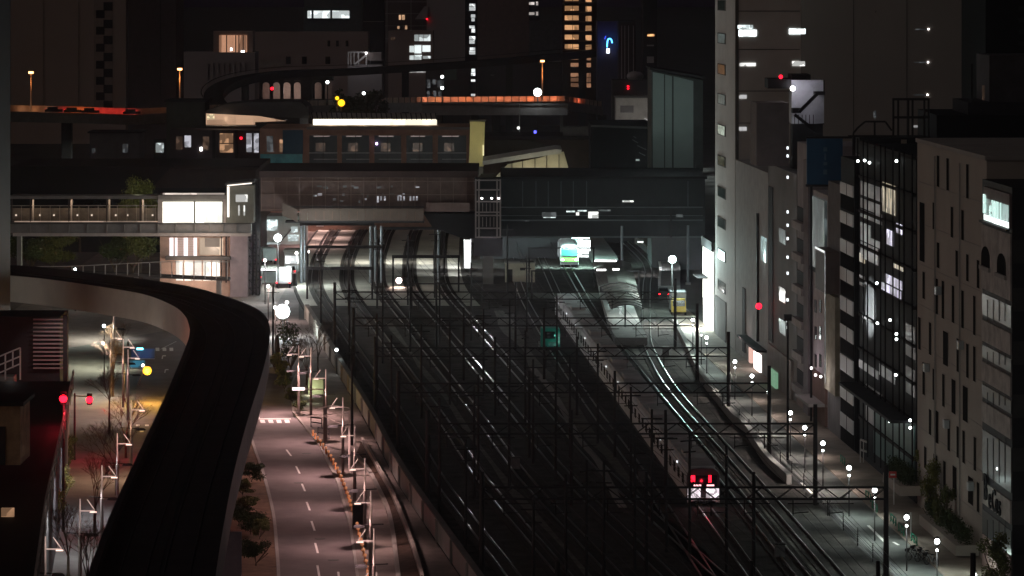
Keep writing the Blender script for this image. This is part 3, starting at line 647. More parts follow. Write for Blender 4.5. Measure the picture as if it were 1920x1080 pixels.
for i,(x,y,D,c,lab) in enumerate([(141,505,560,cool,'white lamp on the ramp handrail below the footbridge'),(195,611,470,cool,'tiny cyan lamp on a short pole under the curved fascia'),(530,584,520,cool,'glaring white floodlight low on the pole beside the station'),(521,446,600,cool,'glaring teal-white floodlight under the station netting'),(583,551,590,white_l,'small white lamp on the dark post at the track curve'),(631,656,470,cool,'small cool lamp on the inside of the grey wall'),(578,472,640,white_l,'tiny lamp beside the steel columns'),(748,526,600,glow('pink_lamp',(1,.75,.7),14),'pinkish worklight on the track slab'),(485,447,600,glow('pink_lamp',(1,.75,.7),14),'small pink lamp at the left corner of the station')]):
    p = P(x,y,D); t = T('floodlight', lab, 'lamp', (p.x, D+.3, 0), 'floodlights round the station')
    r = {2:.95,3:.6,7:.45}.get(i,.2)
    build('post', MB().tube((p.x,D+.3,0),(p.x,D+.3,p.z),.08), steel, t); build('lens', MB().ball((p.x,D-.1,p.z), r), c, t); build('bracket', MB().box(p.x-.1,p.x+.1,D-.05,D+.35,p.z+r*.8,p.z+r*.8+.1), steel, t)
    W = {0:120,1:120,2:8000,3:4200,4:60,5:60,6:40,7:500,8:60}[i]
    point(t, (p.x, D-.9, p.z-.3), W, (.85,1,.97) if i != 7 else (1,.7,.6), .3)
ulab = iter(['small dark box of a light added under the left footbridge trees','small dark box of a light added beside the stair hall trees','small dark box of a light added below the tall tree'])
for p_, W_, c_ in ((P(80,470,603),430,(1,.95,.55)),(P(240,465,603),430,(1,.95,.55)),(P(262,352,600),350,(1,.95,.55))):  # unseen lights added to brighten the tree crowns
    lt_ = T('tree_fill_light', next(ulab), 'lamp', (p_.x,p_.y-2,0), 'added tree lights'); build('housing', MB().box(p_.x-.15,p_.x+.15,p_.y-2.1,p_.y-1.8,0,.3), steel, lt_); point(lt_, (p_.x,p_.y-3,p_.z), W_, c_, .4)
# ================= footbridge and stair hall =================
D = 585
fb = T('footbridge', 'long roofed footbridge with glass railings lit from below', 'footbridge', (P(150,0,D).x, D, 0))
build('roof', MB().pbox(18,367,303,373,D-.3,4), mat('bridge_roof', (.22,.2,.19), .6), fb)
build('deck', MB().pbox(18,416.5,470,420,D,4.4), conc_dk, fb)
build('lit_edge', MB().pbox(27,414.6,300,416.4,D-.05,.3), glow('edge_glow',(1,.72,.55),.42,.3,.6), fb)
build('girder', MB().pbox(18,420.2,470,437,D+.15,3.6), mat('girder_paint', (.3,.28,.27), .6), fb)
build('lower_flange', MB().pbox(24,437.2,470,443,D-.1,4.0), mat('flange_paint', (.6,.53,.5), .6), fb)
for x in [57,93,129,164,200,233,263,296,330,366,392,418,443]: build('stiffener', MB().pbox(x-.8,420.2,x+.8,437,D-.1,.24), conc, fb)
for x in (22,57,129,200,263,297): build('roof_post', MB().pbox(x-1.3,373,x+1.3,416,D-.05,.25), mat('post_brown', (.1,.08,.075), .6), fb)
for x in (62,134,205,268): build('roof_post', MB().pbox(x-1.5,374,x+1.5,415,D+3.3,.25), mat('post_pale', (.7,.62,.56), .5), fb)
mb = MB()
for k in range(16): x = 22+k*18; mb.pbox(x-.4,386,x+.4,416,D+.05,.06)
mb.pbox(20,385,300,386.4,D+.02,.1); build('handrail', mb, mat('rail_tan', (.5,.42,.36), .5), fb)
build('glass_panel', MB().pbox(20,390,300,414,D+3.7,.06), mat('bridge_screen', (.22,.19,.16), .7, var=.3, sc=.8), fb)
for x in (30,75,101,145,172,217,239,286): 
    build('deck_lamp', MB().pbox(x-1.4,402,x+1.4,405,D+3.55,.1), glow('deck_lamp',(1,.8,.65),.9), fb)
for x in (60,130,200,265): point(fb, P(x,380,D+2), 45, (1,.72,.5))
build('stair_flight', MB().profile([(P(-60,0,D).x, P(0,480,D).z),(P(27,0,D).x,P(0,418,D).z),(P(27,0,D).x,P(0,436,D).z),(P(-60,0,D).x,P(0,498,D).z)], D+.2, D+4), conc_dk, fb)
for x in (34,): build('pier', MB().box(P(x-4,0,D).x,P(x+4,0,D).x,D+1,D+2.5,0,P(0,443,D).z), conc, fb)
hall = T('glass_hall', 'blazing white glass waiting hall on top of the footbridge', 'building', (P(362,0,D).x, D, 0))
build('roof', MB().pbox(296,366,425,374,D-.6,6), mat('hall_roof', (.3,.27,.25), .6), hall); build('roof_light', MB().pbox(305,362.5,420,365.8,D+1,1), glow('roof_glow',(1,.85,.75),1.1,.35,.6), hall)
for a,b in ((305,363.5),(366.5,417)):
    w_ = build('window', MB().pbox(a,378.5,b,417.5,D-.12,.1), glow('hall_glow',(1,.97,.84),2.2,.06,.5), hall)
    build('mullion', MB().pbox(b-.2,376,b+1.2,418,D-.3,.17), conc_dk, w_)
build('side_frame', MB().pbox(296,374.2,304.6,418,D-.2,.3).pbox(417.2,374.2,424,418,D-.2,.3), mat('frame_pink', (.45,.38,.35), .6), hall)
build('back_wall', MB().pbox(296,374.2,425,416,D+3,.3), conc, hall)
for x in (320,350,385,410): point(hall, P(x,400,D-1.8), 60, (1,.9,.75), .5)
stt = T('lift_tower', 'grey lift tower with lit slit windows joining the hall to the station', 'building', (P(448,0,D).x, D, 0))
build('wall', MB().pbox(424.5,348,476,418,D-.5,6), mat('lift_wall', (.25,.24,.2), .7), stt)
build('roof', MB().profile([(P(422,0,D).x,P(0,347.5,D).z),(P(478,0,D).x,P(0,342,D).z),(P(478,0,D).x,P(0,338,D).z),(P(422,0,D).x,P(0,344,D).z)], D-1, D+6), conc_dk, stt)
build('roof_light', MB().bar(P(426,348,D-1.1),P(472,343.5,D-1.1),.16), glow('hall_line',(1,.9,.8),1.6), stt)
build('window', MB().pbox(442,365,464,378.5,D-.6,.097), win_white, stt)
for x in (448,458): build('slit_window', MB().pbox(x-1.3,385,x+1.3,404,D-.6,.097), win_white, stt)
build('corner_light', MB().pbox(426,350,430,407,D-.62,.117), glow('hall_line',(1,.9,.8),1.6), stt)
build('pier', MB().box(P(431,0,D).x,P(464,0,D).x,D+.5,D+5,0,P(0,443.4,D).z), mat('pier_pink', (.45,.36,.38), .75), stt)
# lower building with stairs
lo = T('stair_hall', 'peach-lit stair hall under the footbridge with tall bright windows', 'building', (P(365,0,D).x, D+1, 0))
D2 = D+1.2
build('wall', MB().pbox(300,444,431,562,D2,6), mat('peach_wall', (.6,.42,.34), .75), lo)
for a,b,m in ((318,325,'hl1'),(328,332.5,'hl1'),(344.5,352,'hl1'),(363,369,'hl1')): build('light_column', MB().pbox(a,446,b,481,D2-.1,.097), glow('column_glow',(1,.93,.95),1.5), lo)
for a,b in ((333.5,344),(352.5,362.5)):
    mb = MB()
    for k in range(11): mb.pbox(a,447+k*3.2,b,448.3+k*3.2,D2-.12,.117)
    build('slatted_window', mb, glow('slat_glow',(1,.8,.75),.55), lo)
build('window', MB().pbox(374,446,418,478,D2-.1,.097), glow('room_glow',(1,.75,.55),.85,.1,.3), lo); build('blind', MB().pbox(384,446,412,463,D2-.2,.097), conc, lo)
for a,b in ((330,343),(346,362),(365,378),(381,395),(398,412)): build('lower_window', MB().pbox(a,489,b,526,D2-.1,.097), glow('hall_glow2',(1,.93,.82),1.7,.1,.5), lo)
build('balcony', MB().pbox(310,481,432,488,D2-1.6,1.58), conc_dk, lo)
build('lattice', MB().bar(P(424,444,D2-.3),P(424,530,D2-.3),.2).bar(P(415,444,D2-.3),P(415,530,D2-.3),.15), dark_m, lo)
for x,y in ((340,500),(395,470),(370,535)): point(lo, P(x,y,D2-3.5), 260, (1,.75,.6), .4)
# ramp with railing
Dr = 555
rp = T('ramp', 'pale handrailed ramp rising to the right in front of the stair hall', 'ramp', (P(290,0,Dr).x, Dr, 0))
build('deck', MB().profile([(P(70,0,Dr).x,P(0,512,Dr).z),(P(430,0,Dr).x,P(0,527,Dr).z),(P(430,0,Dr).x,P(0,522,Dr).z),(P(70,0,Dr).x,P(0,506,Dr).z)], Dr, Dr+2.5), conc_dk, rp)
mb = MB(); mb.bar(P(66,500,Dr),P(140,499,Dr),.1); mb.bar(P(140,499,Dr),P(300,491,Dr),.11); mb.bar(P(300,491,Dr),P(430,491,Dr),.09)
for k in range(15): x = 135+k*20.8; mb.bar(P(x,498-(x-140)*.045 if x<300 else 491,Dr), P(x,509+(x-70)*.042,Dr), .11)
build('handrail', mb, mat('ramp_rail', (.75,.74,.72), .4, .3), rp)
build('pier', MB().box(P(250,0,Dr).x,P(258,0,Dr).x,Dr+.5,Dr+2,0,P(0,514,Dr).z).box(P(405,0,Dr).x,P(413,0,Dr).x,Dr+.5,Dr+2,0,P(0,520,Dr).z), conc, rp)
# scaffold tower between hall and station
Dt = 588
tw = T('scaffold_tower', 'tall dark steel scaffold tower at the left corner of the station', 'scaffold', (P(477,0,Dt).x, Dt, 0))
mb = MB()
for x in (466,473,480,486):
    for dy in (0,2): mb.bar((P(x,0,Dt).x,Dt+dy,0), (P(x,0,Dt).x,Dt+dy,P(0,335,Dt).z), .16)
for k in range(15):
    y = 345+k*15; mb.bar(P(466,y,Dt),P(486,y,Dt),.1); mb.bar(P(466,y,Dt),P(486,y+15,Dt),.07)
build('poles', mb, steel, tw); build('sheeting', MB().pbox(468,440,485,600,Dt+2.2,.1), mat('grey_sheet', (.3,.27,.3), .6), tw)

# ================= station concourse bridging the tracks =================
D = 610
net_m = mat('brown_netting', (.13,.085,.075), .9, var=.3, sc=.5)
ca = T('netted_concourse', 'station concourse wrapped in brown scaffold netting above the curved tracks', 'building', (P(690,0,D).x, D, 0))
build('wall', MB().pbox(488,333,893,396,D,26), net_m, ca)
build('roof', MB().pbox(486,321,896,332.8,D-.5,27), mat('brown_roof', (.05,.032,.03), .8), ca)
mb = MB()
for x in range(490,893,24): mb.bar(P(x,333,D-.25),P(x,396,D-.25),.09)
for y in (340,365,393): mb.bar(P(488,y,D-.25),P(893,y,D-.25),.11)
build('scaffold_poles', mb, mat('scaf', (.22,.15,.13), .6, .3), ca)
rn = random.Random(5)
for k in range(26):
    x = rn.uniform(583,780); y = rn.choice([348,350,363,366,372,376]); build('window', MB().pbox(x,y,x+rn.uniform(2,9),y+rn.uniform(1.6,4.5),D-.1,.097), rn.choice([win_dim,win_dim,glow('w_mid',(.9,.9,1),.6,.3,1)]), ca)
for x in (707,713,720,745,750,756,768,774,780): build('window', MB().pbox(x,368,x+3,376,D-.12,.117), glow('w_mid',(.9,.9,1),.6,.3,1), ca)
fr = mat('fence_panel', (.13,.1,.085), .75, var=.12, sc=.6)
hx = T('hoarding', 'band of pale brown hoarding panels along the lower edge of the netted concourse', 'hoarding', P(670,405,D-3))
for k in range(15): build('panel', MB().pbox(561+k*15.6,391,576+k*15.6,414,D-3,.12), fr, hx)
build('end_panel', MB().profile([(P(531,0,D).x,P(0,378,D).z),(P(531,0,D).x,P(0,402,D).z),(P(560,0,D).x,P(0,414,D).z),(P(560,0,D).x,P(0,391,D).z)][::-1], D-3, D-2.88), fr, hx)
build('rail', MB().bar(P(545,388,D-3.1),P(795,388,D-3.1),.14), steel, hx); build('floor', MB().pbox(535,414.3,795,418,D-2.8,3), dark_m, hx)
h2 = T('raised_hoarding', 'shorter dim hoarding band stepping up beside the lift shaft', 'hoarding', P(840,390,D-3))
for k in range(5): build('panel', MB().pbox(798+k*16.6,380,814+k*16.6,397,D-2.6,.12), mat('fence_dim', (.16,.11,.1), .8), h2)
build('soffit', MB().profile([(P(795,0,D).x,P(0,399,D).z),(P(893,0,D).x,P(0,399,D).z),(P(893,0,D).x,P(0,446,D).z),(P(862,0,D).x,P(0,443,D).z),(P(812,0,D).x,P(0,425,D).z)][::-1], D-2.5, D+20), black_m, h2)
for x,y in ((520,400),(600,425),(720,425)): point(hx, P(x,y,D-9), 32, (1,.7,.6), .5)
ls = T('lift_shaft', 'open steel lift shaft with three small white lamps between the two concourse halves', 'lift shaft', (P(915,0,D-4).x, D-4, 0))
Dl = D-4; shm = mat('shaft_steel', (.22,.18,.18), .55, .3); mb = MB()
for x in (892,898,932,938): mb.bar((P(x,0,Dl).x,Dl,P(0,446,Dl).z),(P(x,0,Dl).x,Dl,P(0,336,Dl).z),.22)
for y in (338,356,378,398,404,428,445): mb.bar(P(892,y,Dl),P(938,y,Dl),.2)
for x in (905,912,919,926):
    for a,b in ((381,397),(407,425)): mb.bar(P(x,a,Dl),P(x,b,Dl),.1)
build('frame', mb, shm, ls); build('wall', MB().pbox(890,334,940,448,Dl+.6,4), black_m, ls); build('base', MB().pbox(888,448,942,480,Dl+.3,3.5), dark_m, ls)
build('column', MB().box(P(905,0,Dl).x,P(925,0,Dl).x,Dl+.5,Dl+2.5,0,P(0,480.2,Dl).z), conc_dk, ls)
for x in (903.5,922,935): build('lamp', MB().pbox(x-1.8,370.5,x+1.8,373.2,Dl-.3,.2), white_l, ls)
cb = T('dark_concourse', 'dark glazed concourse half spanning the platforms on the right', 'building', (P(1130,0,D).x, D, 0))
build('wall', MB().pbox(940,336,1322,445,D,26), mat('concourse_dark', (.02,.022,.024), .5), cb)
build('roof', MB().pbox(938,331,1326,335.8,D-.8,28), black_m, cb)
for y,t in ((388,1.6),(412,2.2),(443,3),(404,.8)): build('ledge', MB().pbox(940,y,1318,y+t,D-.5,.497), mat('ledge', (.14,.15,.16), .5), cb)
for x in (980,1005,1028,1052,1075,1100,1290): build('mullion', MB().pbox(x-.8,340,x+.8,388,D-.2,.197), mat('mull', (.1,.11,.12), .5), cb)
for (a,b_,c,d,m) in ((1016,398,1043,407,win_dim),(1062,395,1078,398,win_cool),(1083,394,1100,396.5,win_cool),(1103,397,1122,409,win_white),(1122,393,1145,396,win_dim),(1167,376,1188,379,win_white),(1019,407,1042,408.5,win_cool),(1080,398,1086,404,win_white),(985,413,992,415,win_dim),(1268,402,1280,407,win_dim)):
    build('window', MB().pbox(a,b_,c,d,D-.62,.12), m, cb)
build('pipe', MB().bar(P(1258,395,D-1),P(1258,445,D-1),.25), steel, cb)
# steel columns and inner gantries under the concourse
csrc = None
for i,(x,y0,lab) in enumerate([(565,410,'pale steel column at the left mouth of the station'),(571,410,'pale steel column twinned with the leftmost one'),(695,412,'bluish steel column before the curved slab, left of three'),(704,411,'bluish steel column in the middle of three on the slab'),(715,412,'bluish steel column, right of three on the slab'),(822,413,'lone steel column right of the worklight'),(1166,452,'column at the left edge of the far platform'),(1290,448,'column by the street under the dark concourse')]):
    Dc = D-2+ (i%2)*1.5; b = Vector((P(x,0,Dc).x, Dc, 0))
    if csrc is None:
        csrc = T('steel_column', lab, 'column', b, 'steel columns under the concourse'); build('shaft', MB().tube((0,0,.3),(0,0,9.0),.2,.2,10), mat('blue_steel', (.2,.22,.24), .45, .4), csrc, True); build('base_plate', MB().box(-.4,.4,-.4,.4,0,.298), conc, csrc, True)
    else: dup(csrc, b, label=lab)
for i,(x0,x1,y,Dg,lab) in enumerate([(562,702,420,625,'dark crossbeam between the left columns, highest one'),(712,835,428,622,'dark crossbeam right of the column trio'),(574,720,463,596,'dark crossbeam low over the left of the curved slab'),(735,862,481,592,'dark crossbeam over the white-lit slab edge'),(574,700,503,578,'lowest dark crossbeam over the curved slab'),(770,905,532,560,'dark crossbeam in front of the worklight'),(990,1115,465,600,'thin crossbeam in the glare of the green train'),(995,1200,508,575,'thin crossbeam over the lit rails')]):
    t = T('crossbeam', lab, 'beam', P(x0,y,Dg), 'crossbeams under the station'); mb = MB(); mb.bar(P(x0,y,Dg),P(x1,y,Dg),.3 if i<5 else .16,.45 if i<5 else .2)
    build('beam', mb, steel, t); 
    for x in (x0+2,x1-2): build('post', MB().bar((P(x,0,Dg).x,Dg,.3),P(x,y,Dg),.26), steel, t)
build_l = [(600,440,640,(.9,1,.95),900),(680,440,650,(1,.98,.88),1200),(770,432,650,(1,1,.9),1500),(845,445,640,(.95,1,1),1900),(870,450,625,(.95,1,1),900)]
for i,(x,y,Dg,c,W) in enumerate(build_l):
    t = T('ceiling_lamp', ['lamp over the left end of the curved slab','lamp over the second bay of the slab','lamp over the middle of the slab','lamp over the right bay of the slab','lamp by the white passage wall'][i]+', hidden under the concourse', 'lamp', P(x,y,Dg), 'lamps under the concourse')
    p = P(x,y,Dg); build('housing', MB().box(p.x-.6,p.x+.6,p.y-.1,p.y+.1,6.9,7.05), white_m, t); spot(t, (p.x,p.y,6.2), (p.x,p.y+5,0), W*2.2, c, 165, .5)
pw = T('passage_wall', 'narrow blazing white wall beside the lift shaft foot', 'wall', (P(876,0,630).x,630,0))
build('panel', MB().pbox(871,450,882,503,630,.3), glow('passage_glow',(1,1,1),1.6), pw); build('frame', MB().pbox(869.5,448,871,505,629.9,.5).pbox(882,448,883.5,505,629.9,.5), steel_lt, pw)  # wall panel glows itself in place of light falling on it
# platform canopy and hut
pc = T('platform_canopy', 'grey curved platform roof with white light strips on its gable', 'canopy', (P(1152,0,540).x, 520, 0))
xa = lambda D_: (xat(T1b,D_)+xat(RTp,D_))/2-.3
prof = lambda D_,hw: [Vector((xa(D_)-hw,D_,4.3)),Vector((xa(D_)-hw*.5,D_,4.75)),Vector((xa(D_),D_,4.9)),Vector((xa(D_)+hw*.5,D_,4.75)),Vector((xa(D_)+hw,D_,4.3))]
for (d0,d1,hw,nm) in ((512,548,2.1,'lower_roof'),(551,595,2.6,'upper_roof')):
    a,b2 = prof(d0,hw),prof(d1,hw+.3); mb = MB()
    for i in range(4): mb.quad(a[i],a[i+1],b2[i+1],b2[i])
    rl_ = []
    for k in range(9):
        mb2 = MB(); rl_.append(mb2)
        dq = lerp(d0,d1,k/8); q = prof(dq,hw+.05+.3*k/8)
        for i in range(4): mb2.bar(q[i]+Vector((0,0,.08)),q[i+1]+Vector((0,0,.08)),.1)
    r = build(nm, mb, mat('canopy_roof', (.19,.18,.165), .7), pc)
    if d0 == 512:
        for q_ in rl_: build('rib', q_, conc_dk, r)
build('gable', MB().profile([(p.x,p.z-.02) for p in prof(549.5,2.6)]+[(xa(549)+2.6,3.6),(xa(549)-2.6,3.6)], 549.3,549.7), dark_m, pc)
for a,b2,y in ((1119,1136,505),(1149,1161,504),(1120,1156,488)): build('light_strip', MB().pbox(a,y,b2,y+2.5,549,.25), white_l, pc)
build('platform', MB().ribbon([Vector((xa(d)-1.9,d,1.35)) for d in range(505,760,15)],[Vector((xa(d)+2.2,d,1.35)) for d in range(505,760,15)],1.0), mat('platform', (.3,.3,.29), .8), pc)
for d in (520,540,560,580): build('post', MB().box(xa(d)-.12,xa(d)+.12,d,d+.25,1.36,4.6), steel_lt, pc)
for k,(dx,D_,z,W,c) in enumerate([(-4,640,5.6,9000,(.6,1,.9)),(-9,640,5.6,2600,(.7,1,.95)),(5,622,5.6,1300,(.95,.97,1)),(-4,585,6,900,(.7,1,.92))]):
    x = xa(D_)+dx
    t = T('platform_lamp', ['glaring teal lamp over the green train','lamp left of the green train','lamp over the curved platform edge','lamp over the lit rails in front of the green train'][k], 'lamp', (x,D_,z), 'platform lamps'); build('housing', MB().box(x-.5,x+.5,D_-.2,D_+.2,z+.1,z+.3), white_m, t); build('tube', MB().box(x-(1.4 if k==0 else .4),x+(1.4 if k==0 else .4),D_-.1,D_+.1,z-(.6 if k==0 else .02),z+.098), cool if k else glow('teal_lamp',(.6,1,.93),14), t)
    spot(t,(x,D_-.6,z-.7),(x,D_+(4 if k != 3 else 0),0),W*1.6,c,160,.4)
gs = T('glare_panel', 'glowing teal-white panel added for the glare above the green train', 'sign', P(1085,455,660))
build('panel', MB().pbox(1040,449,1082,482,662,.2), glow('teal_glare',(.5,1,.88),3.2,.05,.5), gs); build('right_panel', MB().pbox(1083,450,1107,500,664,.2), glow('white_glare',(.92,1,1),3,.1,.7), gs)  # added panels, glowing for the overexposed glare at the platform
b = G(975,533)
hu = T('track_hut', 'beige flat-roofed hut on the tracks left of the lit rails', 'hut', b)
build('wall', MB().pbox(947,494,1003,532,b.y,4), mat('beige', (.5,.45,.36), .75), hu); build('roof', MB().pbox(945,490.5,1005,493.8,b.y-.3,4.8), conc, hu); build('door', MB().pbox(953,505,961,531,b.y-.06,.057), steel, hu); build('vent', MB().pbox(975,502,985,507,b.y-.06,.057), steel, hu)
point(hu, (b.x-1,b.y-6,4), 60, (1,.9,.75))
pe = T('curved_platform', 'narrow platform whose white edge curves right of the canopy', 'platform', (xat(RTp,600)+2, 600, 0))
pd = [590+i*10 for i in range(14)]
build('slab', MB().ribbon([Vector((xat(RTp,d)+1.75,d,1.3)) for d in pd],[Vector((xat(RTp,d)+5,d,1.3)) for d in pd],1.0), mat('platform', (.3,.3,.29), .8), pe); build('white_edge', MB().ribbon([Vector((xat(RTp,d)+1.7,d,1.33)) for d in pd],[Vector((xat(RTp,d)+2.1,d,1.33)) for d in pd],.028), white_m, pe)
yfl = T('train_fill_light', 'light added under the lower edge of the dark concourse to brighten the train', 'floodlight', (-5, 607, 8.2))
build('housing', MB().box(-5.3,-4.7,606.5,607.2,8.0,8.4), steel, yfl); build('bracket', MB().box(-5.05,-4.95,607.2,609.9,8.3,8.45), steel, yfl)
spot(yfl, (-5,606.2,7.9), (11,445,2.6), 42000, (.92,.94,1), 15, .2)  # added light, aimed along the train to brighten its side
# ================= buildings along the right-hand street =================
UL = sqrt(1+SS*SS); RZ = -atan2(SS, 1)
def Dx(x, off=0): return (CC+off)/((x-960)/F-SS)
class Bld:
    """a block whose long side lies on the street line; local x = away from the street, local y = along the street"""
    def __init__(s, name, label, cat, xn, xf, ytop=None, zt=None, width=16, m=None, off=0, z0=0):
        s.off = off; s.D0 = Dx(xn, off); s.D1 = Dx(xf, off); s.len = (s.D1-s.D0)*UL
        s.t = T(name, label, cat, (fx(s.D0)+off, s.D0, 0), None, RZ)
        s.zt = zt if zt else P(0, ytop, s.D0).z
        s.w = width
        if m: build('wall', MB().box(0, width, .01, s.len-.01, z0, s.zt), m, s.t, True)
    def yl(s, px): return (Dx(px, s.off)-s.D0)*UL
    def z(s, px, py): return H-(py-YV)*Dx(px, s.off)/F
    def side(s, px0, px1, py0, py1, out=.05, dep=.047):               # box on the street side; rows measured at its middle
        pm = (px0+px1)/2; a, b = sorted((s.yl(px0), s.yl(px1)))
        return MB().box(-out, -out+dep, a, b, s.z(pm,py0), s.z(pm,py1))
    def front(s, px0, px1, py0, py1, out=.05, dep=.047):
        xx = lambda p: ((p-960)*s.D0/F-(fx(s.D0)+s.off)); zz = lambda p: H-(p-YV)*s.D0/F
        return MB().box(xx(px0), xx(px1), -out, -out+dep, zz(py0), zz(py1))
    def add(s, name, mb, m, parent=None): return build(name, mb, m, parent or s.t, True)
    def win(s, mbf, mbp, fm, pm, nm='window'):
        f = s.add(nm, mbf, fm); return f
# white block with slit windows
wm = mat('white_render', (.38,.335,.29), .8, var=.08, sc=.15)
B = Bld('apartment_block', 'pale block with staggered slit windows and planted balconies on the right', 'building', 1850, 1720, zt=32.3, width=18, m=wm)
B.add('roof', MB().box(-.15,18.1,-.1,B.len+.1,B.zt+.003,B.zt+.35), conc, B.t)
slits = [(1760,292,350),(1778,297,357),(1815,308,372),(1752,380,430),(1786,388,445),(1806,394,450),(1730,380,490),(1760,455,502),(1795,470,518),(1815,477,527),(1835,488,540),(1733,510,560),(1756,522,588),(1769,527,597),(1788,536,605),(1806,545,615),(1828,555,628),
 (1725,595,655),(1745,605,665),(1774,622,685),(1797,635,697),(1815,645,708),(1828,650,715),(1733,680,740),(1752,692,750),(1770,702,762),(1789,712,775),(1811,725,790),(1745,768,815),(1757,770,830),(1780,788,845),(1797,800,858),(1808,808,868),(1829,820,882),(1736,838,878),(1755,853,908),(1772,865,925),(1791,875,930),(1821,895,945),(1835,905,960)]
rn = random.Random(2)
for i,(x,a,b) in enumerate(slits):
    w_ = 2.6 if i in (6,12,19,26,29,35,37) else 1.5
    w_ = 4.4 if i in (6,19,27,38) else w_*1.35
    f = B.add('window', B.side(x-w_-.5,x+w_+.5,a-1.5,b+1.5,.04,.037), mat('window_surround', (.4,.36,.32), .8)); B.add('pane', B.side(x-w_,x+w_,a,b,.07,.027), pane_m, f)
def planter(x0,x1,y0,y1,yb,lab,seed):
    D_ = Dx((x0+x1)/2); pm=(x0+x1)/2; z1 = B.z(pm,yb); ya,yb2 = sorted((B.yl(x0),B.yl(x1)))
    t = T('planted_balcony', lab, 'planter', (B.t.location.x, B.t.location.y, 0), 'planted balconies', RZ)
    build('trough', MB().box(-2.0,-.1,ya,yb2,z1-.55,z1+.3), wm, t, True)
    rnd = random.Random(seed); mb = MB()
    for k in range(12): leafcloud(mb, (-1.05,lerp(ya,yb2,(k+.5)/12),z1+1.0), .9,(yb2-ya)/18,1.1, 330,.08,rnd)
    build('foliage', mb, foliage[0], t, True)
planter(1729,1697,862,905,905,'planted balcony trough at the far end of the pale block',1)
planter(1838,1767,910,990,1000,'larger planted balcony trough low on the pale block',2)
for i,(x,y,h,r,m,lab) in enumerate([(1735,950,6.0,1.5,2,'lamplit climbing shrub against the pale block'),(1752,985,6.0,1.7,2,'brightest green climber beside the street lamp'),(1768,1010,5,1.4,1,'dark green climber at the foot of the pale block'),(1865,1110,4.5,1.6,1,'leafy plant in the corner garden at the bottom right'),(1640,1195,3.5,2.2,0,'round dark bush at the bottom edge beside the fence')]):
    D_ = Dx(min(x,1840)); tree(G(x,y,.1), h, r, foliage[m], lab, 'climbing greenery by the pale block', 'shrub', .1, 3800, i+80, 'climbing_shrub', .07)
# stone block with sign bands
stn = mat('stone_band', (.42,.38,.35), .8, var=.35, sc=.6); bk = mat('front_black', (.03,.03,.032), .6)
Bs = Bld('stone_block', 'banded stone corner block with arched windows, a lit roof billboard and raised lettering', 'building', 1898, 1842, zt=P(0,352,Dx(1898,-.4)).z, width=14, m=bk, off=-.4)
dz = 80
rows = [(425,600,stn),(625,675,stn),(700,752,stn),(775,835,stn),(905,955,stn)]
for a,b,m in [(430,552,stn),(612,652,stn),(692,728,stn),(768,806,stn),(920,962,stn)]: Bs.add('stone_band', Bs.side(1897,1843,a,b,.12,.117), m)
for a,b in ((562,602),(660,684),(736,760),(822,905),(975,1020)):
    g1 = Bs.add('window_band', Bs.side(1897,1843,a,b,.06,.057), mat('band_glass', (.02,.022,.024), .35, spec=.4))
    mb = MB()
    for x in (1853,1864,1875,1886): 
        q = Bs.side(x-.5,x+.5,a,b,.09,.027); mb._add(q.v,q.f)
    Bs.add('mullions', mb, steel, g1)
for x,yt,yb in ((1851,462,500),(1881,475,514)):
    D_ = Dx(x,-.4); y0 = Bs.yl(x); hw = 1.9; zb = Bs.z(x,yb); zt_ = Bs.z(x,yt); n=10
    pts = [(y0-hw,zb),(y0+hw,zb)]+[(y0+hw*cos(pi*k/n), lerp(zb,zt_,.45)+(zt_-zb)*.55*sin(pi*k/n)) for k in range(n+1)]
    mb = MB(); N=len(pts); mb._add([(-.16,p[0],p[1]) for p in pts]+[(-.1221,p[0],p[1]) for p in pts],[tuple(range(N-1,-1,-1))]+[(i,(i+1)%N,N+(i+1)%N,N+i) for i in range(N)])
    f = Bs.add('arched_window', mb, pane_m); Bs.add('sill', MB().box(-.3,-.1221,y0-hw-.3,y0+hw+.3,zb-.3,zb-.003), conc, f)
bl = Bs.add('billboard', Bs.side(1897,1848,357,420,.18,.177), mat('billboard_back', (.2,.15,.14), .6))
Bs.add('lit_strip', Bs.side(1896,1850,409,420,.24,.057), glow('billboard_glow',(.88,1,.97),2.2,.1,.4), bl)
Bs.add('picture', Bs.side(1896,1850,378,408.5,.22,.037), glow('billboard_pic',(.6,.9,.85),.4,.6,.7,(1,1,.35)), bl)
Bs.add('frame', Bs.side(1898,1847,421,425,.5,.31), bk, bl)
def letters(txt, bldg, px, py, size, m, name='lettering', out=.2, par=None, thin=.05):
    for k_, ch_ in enumerate(txt):
        c = bpy.data.curves.new('letter_shape', 'FONT'); c.body = ch_; c.size = size; c.extrude = thin; c.resolution_u = 3
        tmp = bpy.data.objects.new('letter_shape', c); COL.objects.link(tmp); bpy.context.view_layer.update()
        me = bpy.data.meshes.new_from_object(tmp.evaluated_get(bpy.context.evaluated_depsgraph_get())); bpy.data.objects.remove(tmp); bpy.data.curves.remove(c)
        me.materials.clear(); me.materials.append(m); o = bpy.data.objects.new('letter', me); COL.objects.link(o); o.parent = par or bldg.t
        o.matrix_basis = Matrix.Translation((-out, bldg.yl(px)-k_*size*.6, bldg.z(px,py))) @ Matrix(((0,0,-1),(-1,0,0),(0,1,0))).to_4x4()
    return
    # written on the street side: reads from far end to near end
    o.matrix_basis = Matrix.Translation((-out, bldg.yl(px), bldg.z(px,py))) @ Matrix(((0,0,-1),(-1,0,0),(0,1,0))).to_4x4()
    return o
letters('B', Bs, 1849, 935, 3.0, black_m, out=.2); letters('eCos', Bs, 1858, 951, 2.5, black_m, out=.2)
